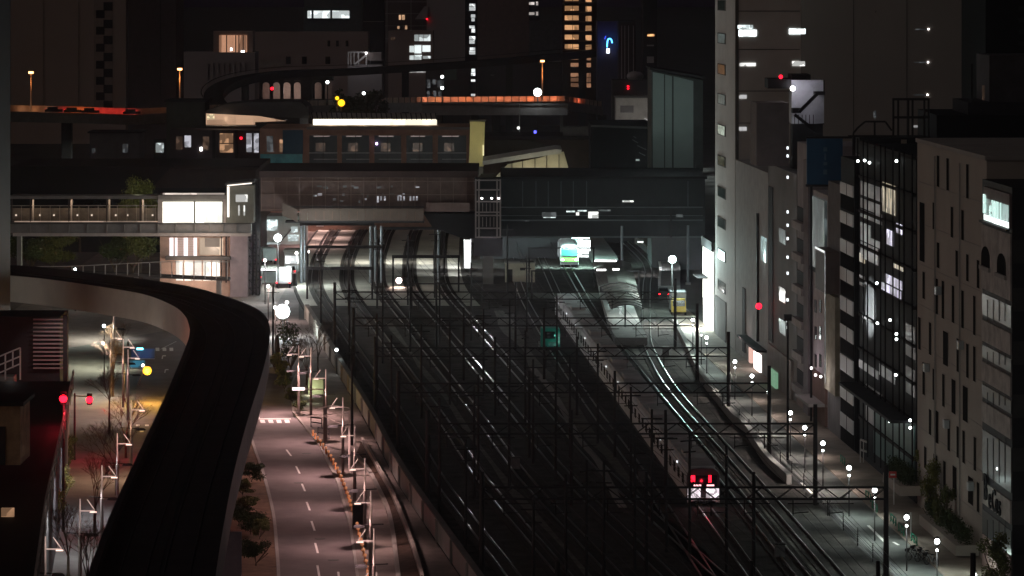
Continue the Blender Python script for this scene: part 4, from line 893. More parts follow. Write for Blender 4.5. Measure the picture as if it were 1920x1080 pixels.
letters('B', Bs, 1850.3, 399, 2.2, glow('letter_glow',(.7,1,.92),.9), out=.3, par=bl); letters('eWall', Bs, 1862, 406, 2.0, glow('letter_glow',(.7,1,.92),.6), out=.3, par=bl)
for i,y in enumerate((450,540,640,740,840,940,1040)): Bs.add('front_band', Bs.front(1900,2020,y,y+44,.06,.057), mat('front_shaded', (.06,.058,.056), .7))  # bands darkened against the side ones, painting the shaded front
Bs.add('lobby_wall', Bs.side(1896,1844,1022,1100,.1,.097), mat('pink_stone', (.5,.36,.33), .7))
point(Bs.t, P(1862,1040,Dx(1870)-1)+Vector((-1.6,0,0)), 90, (.8,1,.9), .2); point(Bs.t, P(1862,900,Dx(1870))+Vector((-1.5,0,0)), 14, (.8,1,.95), .2)
lp = T('wall_spot', 'bright teal-white lamp on the lower window band of the stone block', 'lamp', P(1872,879,Dx(1872)-1)); p = P(1872,879,Dx(1872)-2); build('lens', MB().ball(p,.16), cool, lp); build('bracket', MB().bar(p, p+Vector((1.5,0,0)), .08), steel, lp)

# glass curtain-wall block
Bg = Bld('glass_block', 'dark curtain-wall block full of scattered interior lights and reflections', 'building', 1718, 1612, zt=P(0,285,372).z, width=18, m=black_m)
mb = MB(); 
for k in range(9):
    z_ = 31-k*3.35
    if z_ > 2: mb.box(-.3,-.003,0,Bg.len,z_-.25,z_)
Bg.add('floor_slabs', mb, mat('slab_dark', (.04,.037,.037), .9))
mb = MB()
for k in range(10): y_ = Bg.len*(k+(.25 if k%3==1 else 0))/9.3; mb.box(-.42,-.303,y_-.05,y_+.05,1,31.2)
Bg.add('mullions', mb, matte_m)
rn = random.Random(11)
gm = glow('glass_glow_warm',(1,.85,.6),.55,.55,1.6,(1,1,.5)); gmw = glow('glass_glow_violet',(.85,.8,1),1.1,.55,1.2,(1,1,.5)); gdim = glow('glass_glow_dim',(.8,.72,.7),.10,.6,1.6,(1,1,.5)); gteal = glow('glass_glow_teal',(.55,.8,.8),.22,.6,1.2,(1,1,.5))  # glow patterns paint small reflections on the glass besides lit rooms
for (a,b,c,d,m) in [(1615,1655,346,372,gdim),(1656,1680,345,400,gm),(1615,1652,378,396,gdim),(1615,1634,420,445,gdim),(1640,1655,400,416,gdim),(1615,1648,460,490,gdim),(1664,1676,432,460,gmw),(1682,1692,420,438,gmw),(1676,1694,495,505,gm),(1613,1622,476,492,gm),(1660,1692,520,536,gmw),(1613,1622,517,536,gdim),(1654,1690,538,552,gmw),(1700,1717,610,670,gdim),(1650,1680,690,712,gdim),(1612,1648,685,700,gdim),(1700,1716,690,740,gdim),(1660,1716,785,810,gteal),(1625,1655,730,800,gdim),(1664,1700,815,850,gteal),(1615,1655,400,414,gdim),(1615,1652,446,458,gdim)]:
    Bg.add('window', Bg.side(a,b,c,d,.08,.077), m)
for (x,y) in [(1655,606),(1679,600),(1691,626),(1691,636),(1654,531),(1618,302),(1640,305),(1631,301),(1691,302),(1678,790),(1664,770),(1690,703),(1717,788),(1717,802),(1703,790)]:
    Bg.add('ceiling_spot', MB().ball((-.5, Bg.yl(x), Bg.z(x,y)), .13), cool)
Bg.add('canopy', Bg.side(1716,1614,752,757,2.2,2.19), dark_m)
Bg.add('entrance_wall', Bg.side(1716,1640,770,880,.1,.097), mat('teal_panel', (.08,.14,.13), .4))
# striped block
Bp = Bld('striped_block', 'narrow dark block with evenly stacked white spandrel panels', 'building', 1602, 1577, zt=P(0,300,Dx(1600)).z, width=14, m=black_m)
wp = mat('white_panel', (.8,.82,.83), .5, var=.06)
for k,(a,b) in enumerate([(345,366),(399,421),(452,476),(505,529),(560,586),(613,638),(670,700),(726,752),(780,806)]):
    f = Bp.add('spandrel_panel', Bp.side(1601,1577,a,b,.12,.117), wp); Bp.add('panel_joint', Bp.side(1590,1589.3,a,b,.14,.019), dark_m, f)
    g1 = Bp.add('window_band', Bp.side(1601,1577,b+2,b+28,.06,.057), pane_m)
# column block with tan tower, white slit building, glass bay, balcony block
tn = mat('tan_shaft', (.30,.27,.2), .8, var=.3, sc=.8)
Bt = Bld('tan_block', 'tan streaked narrow block with a framed sign shaft on its face', 'building', 1576, 1553, zt=P(0,345,Dx(1570)).z, width=12, m=mat('block_grey', (.16,.15,.15), .8))
Bt.add('tan_shaft', Bt.side(1575,1554,552,735,.5,.497), tn)
f = Bt.add('sign_frame', Bt.side(1574,1554,468,545,1.4,1.397), mat('sign_shaft', (.14,.11,.1), .6)); Bt.add('lit_edge', Bt.side(1574,1573,470,720,1.45,.047), win_dim, f); Bt.add('sign_top', Bt.side(1572,1554,466,470,1.45,.047), glow('sign_top',(1,1,1),.7), f)
for x,y in ((1560,703),(1570,706),(1552,690)): Bt.add('wall_lamp', MB().ball((-1.7,Bt.yl(x),Bt.z(x,y)),.13), white_l)
point(Bt.t, (-2.2, Bt.yl(1562), Bt.z(1562,706)), 130, (1,.9,.95), local=True)
Bw = Bld('slit_block', 'white-walled block with paired slit windows under a shiny glass bay', 'building', 1552, 1525, zt=P(0,362,Dx(1540)).z, width=12, m=mat('white_wall2', (.5,.46,.47), .75))
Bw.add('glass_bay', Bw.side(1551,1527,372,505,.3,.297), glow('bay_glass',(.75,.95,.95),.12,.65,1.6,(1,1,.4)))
for y in (562,612,664):
    for x in (1530,1539): 
        for dx in (0,): Bw.add('window', Bw.side(x-1.5,x+1.5,y,y+24,.08,.077), glass_dk)
    Bw.add('window', Bw.side(1547,1550,y,y+26,.08,.077), glass_dk)
Bw.add('ledge', Bw.side(1552,1526,505,512,.5,.497), dark_m); Bw.add('lower_wall', Bw.side(1552,1526,700,790,.3,.297), mat('brown_wall', (.18,.11,.09), .8)); Bw.add('awning', Bw.side(1552,1526,748,753,2,1.99), conc)
point(Bw.t, (-2.0, Bw.yl(1536), Bw.z(1536,676)), 90, (1,.8,.9), local=True)
Bb = Bld('balcony_block', 'grey-lilac block with stacked dark balcony recesses', 'building', 1524, 1495, zt=P(0,270,Dx(1510)).z, width=12, m=mat('lilac_grey', (.3,.27,.28), .8))
for k,y in enumerate((390,450,510,572,635,697)):
    f = Bb.add('balcony', Bb.side(1514,1496,y,y+26,.1,.097), dark_m); Bb.add('balustrade', Bb.side(1514,1496,y+26,y+40,.7,.697), mat('lilac_light', (.4,.36,.36), .8), f)
Bb.add('pier', Bb.side(1524,1515,300,800,.5,.497), mat('pier_lilac', (.2,.17,.18), .8))
Bb.add('shopfront', Bb.side(1522,1497,735,800,.2,.197), mat('shopfront', (.3,.22,.2), .7))
for y in (275,290,330,395,420,445,480,510,560,600,612): Bb.add('bracket_lamp', MB().box(-.9,-.72,Bb.yl(1491),Bb.yl(1490),Bb.z(1491,y)-.3,Bb.z(1491,y)), glow('dot_lamp',(.9,.95,1),1.6))
for i,(D_,lab) in enumerate(((388,'tall pole added by the fence to light the striped block'),)):  # pole and its light are added to brighten the striped block
    x_ = fence_x(D_)+1.2; t = T('fill_light_pole', lab, 'floodlight', (x_,D_,0), 'added light poles by the railway fence'); build('pole', MB().tube((x_,D_,0),(x_,D_,14),.13,.09), steel, t); build('hood', MB().box(x_-.4,x_+.35,D_-.6,D_-.1,13.6,14.2), steel, t)
    spot(t, (x_+.6,D_,13.9), (fx(D_-4),D_-4,15), (26000,900)[i], (.92,1,1), (42,60)[i])
# joints, pipes and air-conditioners on the pale block
for k in range(1,9): B.add('floor_joint', MB().box(-.035,-.004,.1,B.len-.1,k*3.6,k*3.6+.05), conc, B.t)
for y_ in (B.len*.34,B.len*.7): B.add('downpipe', MB().box(-.2,-.08,y_,y_+.12,1,31.5), conc, B.t)
for k,(y_,z_) in enumerate(((B.len*.16,5.2),(B.len*.5,8.9),(B.len*.8,12.6),(B.len*.3,16.2),(B.len*.62,19.8))): B.add('air_conditioner', MB().box(-.5,-.05,y_,y_+.9,z_,z_+.7), steel_lt, B.t)
# rooftop blue billboard
D = Dx(1545)+3
bb = T('blue_billboard', 'large dark blue rooftop billboard above the narrow blocks', 'billboard', (P(1545,0,D).x, D, 0))
build('panel', MB().pbox(1513,260,1580,346,D,.6), mat('navy', (.03,.11,.22), .5, var=.08), bb); build('top_frame', MB().pbox(1511,256,1599,259.8,D-.1,.8), dark_m, bb); build('bottom_frame', MB().pbox(1511,346.3,1582,350,D-.1,.8), dark_m, bb)
build('lettering', MB().pbox(1544,276,1551,284,D-.06,.057).pbox(1546,288,1549,300,D-.06,.057).pbox(1544,304,1551,310,D-.06,.057).pbox(1544,318,1551,327,D-.06,.057), mat('navy_letter', (.1,.2,.3), .5), bb)
build('leg', MB().box(P(1520,0,D).x,P(1524,0,D).x,D+.7,D+1,0,P(0,346,D).z).box(P(1570,0,D).x,P(1574,0,D).x,D+.7,D+1,0,P(0,346,D).z), steel, bb)
# grey blocks and tall tower
gw_ = mat('tower_wall', (.55,.52,.5), .8, var=.12, sc=.15); gd = mat('grey_wall', (.2,.185,.18), .8, var=.15, sc=.2)
Bc = Bld('grey_block', 'grey block with a deep street canopy, second from the tall tower', 'building', 1494, 1441, zt=P(0,318,Dx(1470)).z, width=14, m=gd)
Bc.add('stair_core', Bc.front(1430,1492,196,316,-6,6), mat('core_grey', (.2,.18,.18), .8)); 
Bc.add('recess', Bc.side(1450,1442,350,640,.1,.097), dark_m)
for y in (430,540,600): Bc.add('window', Bc.side(1474,1462,y,y+26,.08,.077), win_dim)
Bc.add('shopfront', Bc.side(1488,1444,660,740,.3,.297), mat('shop_dim', (.3,.26,.24), .7)); Bc.add('green_sign', Bc.side(1464,1452,695,725,.6,.297), glow('green_sign',(.4,.8,.5),.35))
p = (-1.5,Bc.yl(1447),Bc.z(1447,574)); Bc.add('red_lamp', MB().ball(p,.36), glow('signal_red',(1,.006,.02),6)); point(Bc.t,(-2.2,p[1],p[2]),30,(1,.05,.08),local=True)
Ba = Bld('pink_lit_block', 'low grey block at the foot of the tall tower, pinkly lit around its doorway', 'building', 1440, 1379, zt=P(0,312,Dx(1410)).z, width=14, m=mat('grey_pale', (.36,.34,.33), .8))
Ba.add('recess', Ba.side(1398,1393,540,660,.1,.097), dark_m); Ba.add('lit_window', Ba.side(1438,1428,445,490,.1,.097), glow('tealwin',(.7,1,1),.5,.3,.8)); Ba.add('downpipe', Ba.side(1423.5,1422.3,400,640,.3,.297), steel)
Ba.add('shop_window', Ba.side(1428,1417,662,702,.25,.247), glow('shop_glow',(1,.85,.8),3)); Ba.add('side_sign', Ba.side(1413,1410,652,680,.4,.397), glow('shop_pink',(1,.6,.5),.8)); Ba.add('canopy', Ba.side(1438,1400,642,646,1.2,1.19), dark_m)
point(Ba.t,(-2.2,Ba.yl(1420),Ba.z(1420,700)),900,(1,.85,.8),.3,local=True); point(Ba.t,(-1.6,Ba.yl(1405),Ba.z(1405,632)),60,(1,.8,.75),.2,local=True); point(Ba.t,(-2.0,Ba.yl(1432),Ba.z(1432,480)),60,(.8,1,1),.3,local=True)
Bx = Bld('tall_tower', 'tall pale grey tower with small square stair windows rising out of the frame', 'building', 1378, 1341, zt=60, width=8.3, m=gw_)
sq = mat('green_glass', (.04,.07,.06), .2)
for k,y in enumerate((10,72,130,186,244,302,361,418,478,537)):
    m = {1:glow('stair_pale',(.8,1,.95),.16,.5,2),3:glow('stair_pale',(.8,1,.95),.16,.5,2),4:win_dim if False else glow('stair_bright',(.85,1,.85),.45,.2,1.5),8:glow('stair_white',(.75,1,1),1.3)}.get(k, glow('stair_orange',(1,.45,.15),.15,.4,2) if k==2 else sq)
    f = Bx.add('window', Bx.side(1361,1346,y-10,y+10,.06,.057), conc_dk); Bx.add('pane', Bx.side(1359.5,1347.5,y-8.5,y+8.5,.09,.027), m, f)
for (a,b,c,d,m) in ((1383,1412,47,54,win_cool),(1385,1419,56,68,glow('tower_bright',(.9,1,1),3,.1)),(1480,1511,54,64,glow('tower_bright',(.9,1,1),3,.1)),(1387,1417,118,124,win_white),(1486,1510,115,124,win_white),(1386,1400,178,185,win_dim),(1386,1400,238,245,win_dim)):
    Bx.add('lit_window', Bx.front(a,b,c,d,.08,.077), glow('tower_mid',(1,1,1),.5,.1) if m is win_dim else m)
for y in (20,92,170,230,300): Bx.add('floor_line', Bx.front(1379,1500,y,y+1.5,.05,.047), conc_dk)
Bx.add('corner_recess', Bx.front(1379,1385,-60,620,.06,.057), conc_dk)
Bx.add('entrance', Bx.side(1362,1342,560,640,.1,.097), conc_dk)
# bright shop and flare under the dark concourse
Bv = Bld('bright_shop', 'blazing white shopfront at the far end of the street beyond the tower', 'building', 1339, 1318, zt=11, width=10, m=gw_)
Bv.add('window', Bv.side(1338,1319,468,565,.1,.097), glow('shop_white',(1,1,.9),2.4,.12,.3)); Bv.add('fascia', Bv.side(1338,1319,448,466,.3,.297), dark_m); Bv.add('awning', Bv.side(1330,1320,517,519,1.5,1.49), dark_m)
point(Bv.t,(-2.5,Bv.yl(1330),Bv.z(1330,485)),5000,(.7,1,.95),.4,local=True); point(Bv.t,(-5,Bv.yl(1325),4),5000,(1,1,.95),.4,local=True)
pf = Vector((fx(560)-2.4, 556, 0)); fl = T('flare_lamp', 'glaring teal street floodlight in front of the white shopfront', 'lamp', pf)
q = P(1336,486,556); build('post', MB().tube(pf,(pf.x,pf.y,q.z),.09), steel, fl); build('lens', MB().ball((pf.x,555.6,q.z),.55), glow('teal_flare',(.75,1,.95),14), fl); point(fl, (pf.x-.6,554.5,q.z-.3), 6000, (.7,1,.93), .5); point(fl, (fx(530)-2.5,530,q.z-6), 2400, (.8,1,.95), .5)

# teal glass tower beyond
D = 640
tg = T('teal_tower', 'square tower with a dim teal glazed face and slanted roof edge', 'building', (P(1265,0,D).x, D, 0))
a,b = P(1222,0,D).x,P(1318,0,D).x
build('wall', MB()._add([(a,D,0),(b,D,0),(b,D+20,0),(a,D+20,0),(a,D,P(0,133,D).z),(b,D,P(0,150,D).z),(b,D+20,P(0,150,D).z),(a,D+20,P(0,133,D).z)],[(0,3,2,1),(4,5,6,7),(0,1,5,4),(1,2,6,5),(2,3,7,6),(3,0,4,7)]), mat('tower_dark', (.06,.065,.065), .6), tg)
def trap(x0,x1,ya0,ya1,yb0,yb1,dd=.1):
    return MB().profile([(P(x0,0,D).x,P(0,yb0,D).z),(P(x1,0,D).x,P(0,yb1,D).z),(P(x1,0,D).x,P(0,ya1,D).z),(P(x0,0,D).x,P(0,ya0,D).z)],D-dd,D-.003)
for x0,x1,y0,y1 in ((1224,1245,135,139),(1247,1260,140,143),(1263,1300,143,152)):
    build('glazed_panel', trap(x0,x1,y0,y1,440,440), mat('teal_face', (.25,.30,.29), .5, var=.1, sc=.1), tg)
build('roof', MB()._add([(a-.3,D-.4,P(0,131,D).z),(b+.3,D-.4,P(0,148,D).z),(b+.3,D+20,P(0,148,D).z),(a-.3,D+20,P(0,131,D).z),(a-.3,D-.4,P(0,127,D).z),(b+.3,D-.4,P(0,144,D).z),(b+.3,D+20,P(0,144,D).z),(a-.3,D+20,P(0,127,D).z)],[(0,3,2,1),(4,5,6,7),(0,1,5,4),(1,2,6,5),(2,3,7,6),(3,0,4,7)]), dark_m, tg)
point(tg, P(1255,200,D-14), 600, (.75,1,.95), 1.0)

# huge slab and far right blocks
D = 620
hs = T('giant_slab', 'huge blank dark slab block filling the upper right behind the street', 'building', (P(1675,0,D).x, D, 0))
build('wall', MB().pbox(1501,-120,1846,640,D,30), mat('slab_brown', (.2,.17,.155), .85, var=.08, sc=.05), hs)
for (a,b,y) in ((1716,1739,54),(1714,1738,116),(1714,1737,177)): 
    f = build('window', MB().pbox(a,y,b,y+2,D-.1,.097), win_dim, hs); build('lamp', MB().pbox(b+1,y-.6,b+3.4,y+2,D-.15,.14), white_l, f)
build('window', MB().pbox(1713,235,1738,239,D-.1,.097), glow('tower_mid',(1,1,1),.5,.1), hs); build('window', MB().pbox(1638,208,1643,220,D-.1,.097), win_dim, hs); build('window', MB().pbox(1640,20,1643,24,D-.1,.097), win_dimwarm, hs)
for x in (1600,1700): build('panel_joint', MB().pbox(x,-120,x+1,640,D-.05,.047), dark_m, hs)
D = 560
fb2 = T('black_tower', 'near-black tower at the extreme upper right', 'building', (P(1900,0,D).x, D, 0)); build('wall', MB().pbox(1848,-120,2000,600,D,30), black_m, fb2)
mb = MB()
for k in range(12): mb.pbox(1910,-10+k*22,1925,-2+k*22,D-.1,.097)
build('window_band', mb, dark_m, fb2)
D = 430
rb = T('rooftop_block', 'dark stepped block with a thin mast behind the pale block', 'building', (P(1850,0,D).x, D, 0))
build('wall', MB().pbox(1756,216,1995,640,D,20), black_m, rb); build('upper_block', MB().pbox(1815,192,1995,215.8,D+1,15), dark_m, rb); build('plant_room', MB().pbox(1855,104,1995,191.8,D+3,12), mat('plant_dim', (.07,.065,.07), .7), rb); build('mast', MB().bar(P(1822,120,D+1),P(1822,192,D+1),.18), steel, rb)
build('roof_lamp', MB().pbox(1842,160,1846,188,D+.9,.1), win_dimwarm, rb)
# rooftop frames above the striped and glass blocks
D = 400
rf = T('equipment_rack', 'dark steel equipment frame standing on the roof of the glass block', 'frame', (P(1705,0,D).x, D, 0)); mb = MB()
for x in (1675,1684,1703,1711,1733,1741): mb.bar(P(x,186,D),P(x,292,D),.2)
for y in (186,220,258): mb.bar(P(1673,y,D),P(1743,y,D),.24)
build('frame_bars', mb, steel, rf); build('plinth', MB().pbox(1612,258,1745,290,D-.5,6), black_m, rf); build('tank', MB().pbox(1690,262,1700,278,D-1,.4), mat('tank', (.25,.2,.16), .7), rf)
r2 = T('roof_railing', 'dark arched pipe railing on the roof left of the equipment frame', 'railing', (P(1640,0,D).x, D, 0)); mb = MB()
for a_,b_ in (((1600,250),(1600,290)),((1608,240),(1622,228)),((1622,228),(1660,228)),((1660,228),(1672,245)),((1640,228),(1640,290)),((1600,250),(1608,240)),((1590,255),(1680,255))): mb.bar(P(*a_,D),P(*b_,D),.18)
build('pipes', mb, steel, r2); build('support', MB().pbox(1598,255,1604,292,D,.3), steel, r2)
# floodlit outside stair
D = 450
os_ = T('outside_stair', 'floodlit white stair enclosure with dark zigzag flights beside the tall tower', 'stair', (P(1515,0,D).x, D, 0))
build('wall', MB().pbox(1484,150,1545,232,D+2,4), mat('stair_enclosure', (.5,.5,.54), .7), os_)
build('flight', MB().bar(P(1498,210,D),P(1532,176,D),.9,.35), dark_m, os_); build('flight', MB().bar(P(1490,215,D),P(1530,246,D),.9,.35), dark_m, os_); build('landing', MB().pbox(1528,172,1547,178,D,2), dark_m, os_); build('landing', MB().pbox(1486,203,1502,212,D,2), dark_m, os_)
mb = MB()
for k in range(6): mb.bar(P(1490+k*7,215,D-.2),P(1490+k*7,240,D-.2),.08)
mb.bar(P(1488,236,D-.2),P(1545,232,D-.2),.12); mb.bar(P(1545,150,D-.2),P(1545,175,D-.2),.12)
build('railing', mb, steel, os_); build('lower_wall', MB().pbox(1486,232.2,1543,640,D+2.2,3.6), dark_m, os_); point(os_, P(1489,164,D-.2), 260, (.93,.9,1), .3); point(os_, P(1492,228,D+.8), 12, (.95,.95,1), .3)
build('lamp', MB().ball(P(1486.5,166,D-.3),.3), white_l, os_); build('roof_slab', MB().pbox(1484,140,1520,149.8,D-.5,6), dark_m, os_)
rl = T('red_beacon', 'red beacon on the dark roof left of the floodlit stair', 'beacon', P(1464,144,D)); build('lens', MB().ball(P(1464,144,D),.22), red_l, rl); build('base', MB().pbox(1440,148,1484,166,D,6), dark_m, rl)

# ================= street lamps, street furniture =================
lampx = [(1299,600),(1315,618),(1325,633),(1378,678),(1410,705),(1441,735),(1482,774),(1509,802),(1543,831),(1592,877),(1640,919),(1700,970),(1757,1015),(1826,1078)]
labs = ['farthest globe street lamp, under the white shopfront','second globe lamp of the far cluster of three','lowest globe lamp of the far cluster of three','globe street lamp left of the bright pink shop window','globe street lamp just below the bright pink shop window','globe street lamp by the grey block canopy','globe street lamp in front of the balcony block','globe street lamp before the slit-window block','globe street lamp before the striped block','globe street lamp by the fork of the pale pipes','globe street lamp left of the red sign','globe street lamp at the top of the white street marking','globe street lamp half behind the gantry post','globe street lamp at the very bottom right']
s4 = None
for i,((x,y),lab) in enumerate(zip(lampx,labs)):
    p = G(x,y,4.4); b = Vector((p.x,p.y,.18))
    if s4 is None:
        s4 = T('globe_lamp', lab, 'street lamp', b, 'globe street lamps along the right-hand street'); o = s4
        build('post', MB().tube((0,0,0),(0,0,3.9),.06,.04,8), steel, s4, True); build('globe_reflection', MB().ball((0,0,3.55),.1,10,6), glow('globe_glow',(.93,1,.97),16), s4, True, True); h_ = build('lamp_head', MB().tube((0,0,3.9),(0,0,4.0),.18,.2,10), steel, s4, True)  # small glowing ball paints the reflection of the globe above it
        build('globe', MB().ball((0,0,4.22),.2,12,8), glow('globe_glow',(.93,1,.97),16), s4, True, True); build('cap', MB().tube((0,0,4.5),(0,0,4.58),.22,.08,10), steel, h_, True)
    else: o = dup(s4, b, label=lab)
    near = i > 5
    c = (1,.88,.82) if 3 <= i <= 8 else (.86,1,.95)
    spot(o, b+Vector((-.5,-.5,4.1)), b+Vector((-1.2,-.9,0)), (1400 if near else 1200), c, 140, .25); point(o, b+Vector((-.5,-.6,4.2)), 45, c, .25)
# red sign on white post
D = G(1676,948).y; b = G(1676,950)
rs = T('red_sign', 'small square red sign on a white post by the kerb', 'sign', b); build('post', MB().tube(b,(b.x,b.y,P(0,895,D).z),.06), white_m, rs); build('board', MB().pbox(1667,884,1681,896,b.y-.1,.06), mat('sign_red',(.6,.08,.07),.5), rs); build('bar', MB().pbox(1669.5,888.5,1678.5,891.5,b.y-.13,.027), white_m, rs)
wpst = T('white_post', 'plain white post on the kerb beside the lit globe lamp', 'post', G(1708,1010)); b = G(1708,1010); build('shaft', MB().tube(b, b+Vector((0,0,2.1)), .06), white_m, wpst); build('cap', MB().ball(b+Vector((0,0,2.12)),.08), white_m, wpst)
D = 385
pi_ = T('forked_pipe', 'pair of pale pipes bending down from the striped block to the pale block', 'pipe', P(1612,825,D)); mb = MB()
for pts in ([(1613,824),(1628,830),(1650,855),(1675,863)],[(1613,843),(1628,848),(1655,876),(1665,881)]):
    for a_,b_ in zip(pts[:-1],pts[1:]): mb.tube(P(*a_,D),P(*b_,D),.11,.11,6)
for x_ in (1613,1619,1628): mb.bar(P(x_,824,D),P(x_,900,D),.07)
build('pipes', mb, white_m, pi_)
# green guard rails
s5 = None
for i,((x,y),lab) in enumerate([((1580,872),'green guard rail by the farthest shrub'),((1628,940),'green guard rail below the red sign lamp'),((1675,985),'green guard rail right of the white marking'),((1690,1003),'green guard rail between two lit lamps'),((1714,1022),'green guard rail closest to the bicycles'),((1640,960),'short green guard rail at the kerb bend')]):
    b = G(x,y,.05)
    if s5 is None:
        s5 = T('guard_rail', lab, 'guard rail', b, 'green guard rails at the kerb', RZ); gm_ = mat('rail_green',(.04,.22,.14),.5)
        build('frame', MB().bar((0,-1.4,.8),(0,1.4,.8),.07).bar((0,-1.4,.35),(0,1.4,.35),.06), gm_, s5, True)
        for yy in (-1.4,0,1.4): build('post', MB().tube((0,yy,0),(0,yy,.85),.05), gm_, s5, True)
    else: dup(s5, b, rz=RZ, label=lab)
# bicycles
def bicycle(b, rz, lab, first=[]):
    if first: return dup(first[0], b, rz=rz, label=lab)
    t = T('bicycle', lab, 'bicycle', b, 'bicycles parked by the railway fence', rz)
    for s_ in (-.52,.52):
        mb = MB(); n=16
        for k in range(n): mb.bar((0,s_+.33*cos(2*pi*k/n),.34+.33*sin(2*pi*k/n)),(0,s_+.33*cos(2*pi*(k+1)/n),.34+.33*sin(2*pi*(k+1)/n)),.04)
        for k in range(6): mb.bar((0,s_,.34),(0,s_+.32*cos(pi*k/3),.34+.32*sin(pi*k/3)),.012)
        build('wheel', mb, steel, t, True)
    build('frame', MB().bar((0,-.52,.34),(0,-.1,.75),.035).bar((0,-.1,.75),(0,.4,.8),.035).bar((0,.4,.9),(0,.52,.34),.035).bar((0,-.1,.3),(0,.38,.75),.035).bar((0,-.1,.3),(0,-.18,.85),.035).bar((0,-.52,.34),(0,-.1,.3),.03), steel_lt, t, True)
    build('saddle', MB().box(-.07,.07,-.32,-.06,.85,.91), black_m, t, True); build('handlebar', MB().bar((-.27,.4,1.0),(.27,.4,1.0),.035).bar((0,.4,.85),(0,.4,1.0),.035), steel, t, True); build('basket', MB().box(-.15,.15,.5,.8,.7,.93), steel, t, True)
    first.append(t); return t
for (x,y,lab) in ((1722,1046,'bicycle leaning nearest the gantry post'),(1735,1052,'bicycle in the middle of the parked trio'),(1746,1060,'bicycle closest to the camera of the parked trio'),(1712,1052,'bicycle at the left end of the row')): bicycle(G(x,y,.06), RZ+.6, lab)
# vehicles under the concourse and left of it
def truck(loc, rz, cabm, boxm, lab, name='delivery_truck', tall=3.0, red=True):
    t = T(name, lab, 'truck', loc, None, rz)
    build('cargo_box', MB().box(-1.1,1.1,0,4.4,.75,tall), boxm, t, True); c = build('cab', MB().profile([(-1.0,.6),(1.0,.6),(1.0,2.0),(.85,2.4),(-.85,2.4),(-1.0,2.0)],4.45,6.2), cabm, t, True)
    build('windscreen', MB().box(-.85,.85,6.203,6.23,1.4,2.2), glass_dk, c, True)
    for s_ in (-1,1):
        for yy in (1.0,5.2): build('wheel', MB().tube((s_*1.08,yy,.42),(s_*.82,yy,.42),.42,.42,14), black_m, t, True)
        build('tail_light' if red else 'headlight', MB().box(s_*.98-.12,s_*.98+.12,-.05,-.003,.8,.95), red_l if red else white_l, t, True)
    build('rear_door', MB().box(-.98,.98,-.04,-.003,.95,tall-.15), boxm, t, True); return t
truck(G(531,541), 0, white_m, mat('van_white',(.8,.8,.8),.4), 'brightly lit white box truck with its rear to the camera left of the station')
truck(G(506,497), .2, white_m, mat('bus_teal',(.5,.6,.6),.4), 'pale teal-lit truck parked far up in the station forecourt', tall=2.7)
truck(G(1275,612)+Vector((0,0,.05)), pi, mat('truck_yellow',(.33,.24,.05),.5), mat('truck_box',(.16,.16,.17),.6), 'yellow-cabbed work truck facing the camera at the far end of the street', 'work_truck', 3.2, False).location = G(1272,592,.06)+Vector((0,5,0))
def car(loc, rz, m, lab):
    t = T('parked_car', lab, 'car', loc, None, rz)
    b_ = build('body', MB()._add([(-.85,0,.3),(.85,0,.3),(.85,4.4,.3),(-.85,4.4,.3),(-.85,0,.85),(.85,0,.85),(.85,4.4,.75),(-.85,4.4,.75)],[(0,3,2,1),(4,5,6,7),(0,1,5,4),(1,2,6,5),(2,3,7,6),(3,0,4,7)]), m, t, True)
    build('cabin', MB()._add([(-.78,.4,.853),(.78,.4,.853),(.78,3.3,.82),(-.78,3.3,.82),(-.6,.9,1.42),(.6,.9,1.42),(.6,2.6,1.42),(-.6,2.6,1.42)],[(0,3,2,1),(4,5,6,7),(0,1,5,4),(1,2,6,5),(2,3,7,6),(3,0,4,7)]), glass_dk, b_, True)
    for s_ in (-1,1):
        for yy in (.8,3.6): build('wheel', MB().tube((s_*.86,yy,.32),(s_*.66,yy,.32),.32,.32,12), black_m, t, True)
        build('tail_light', MB().box(s_*.65-.12,s_*.65+.12,-.03,-.003,.6,.75), red_l, t, True)
    return t
car(G(497,528), -.1, mat('car_silver',(.5,.5,.52),.3,.5), 'silver car at the station forecourt kerb, left of the white truck')
car(G(545,517), .05, mat('car_white',(.7,.7,.7),.3), 'white car ahead of the white box truck')
car(G(1245,560,.06), 0, mat('car_black',(.03,.03,.03),.2), 'dark car with red tail lights under the dark concourse')
# station forecourt frontage
D = 700
ff = T('forecourt_building', 'teal-lit shop building with pale awnings behind the left station columns', 'building', (P(525,0,D).x, D, 0))
build('wall', MB().pbox(488,405,572,470,D,10), mat('ff_wall',(.4,.45,.43),.7), ff)
for (a,b_,c,d) in ((500,412,520,432),(540,440,560,452),(500,455,525,461),(534,458,558,466),(545,425,558,436)): build('window', MB().pbox(a,b_,c,d,D-.1,.097), win_cool, ff)
for y in (470,482,497): build('awning', MB().pbox(531,y,558,y+6,D-20+ (y-470)*-.9,3), mat('awning',(.6,.6,.56),.6), ff)
build('support', MB().box(P(545,0,D).x,P(546,0,D).x,D-38,D-.003,2.5,2.7), steel, ff)
pln = T('round_planter', 'round planter with a pinkish lit trunk near the crossing', 'planter', G(520,700)); b = G(520,700)
build('bowl', MB().tube(b,b+Vector((0,0,.8)),1.0,1.2,16), conc, pln); build('trunk', MB().tube(b+Vector((0,0,.8)),b+Vector((0,0,4.5)),.5,.15), bark, pln)
yw = T('lit_wall', 'yellow-green lit wall with wall washers behind the lamp posts', 'wall', G(600,742)); D = G(600,742).y
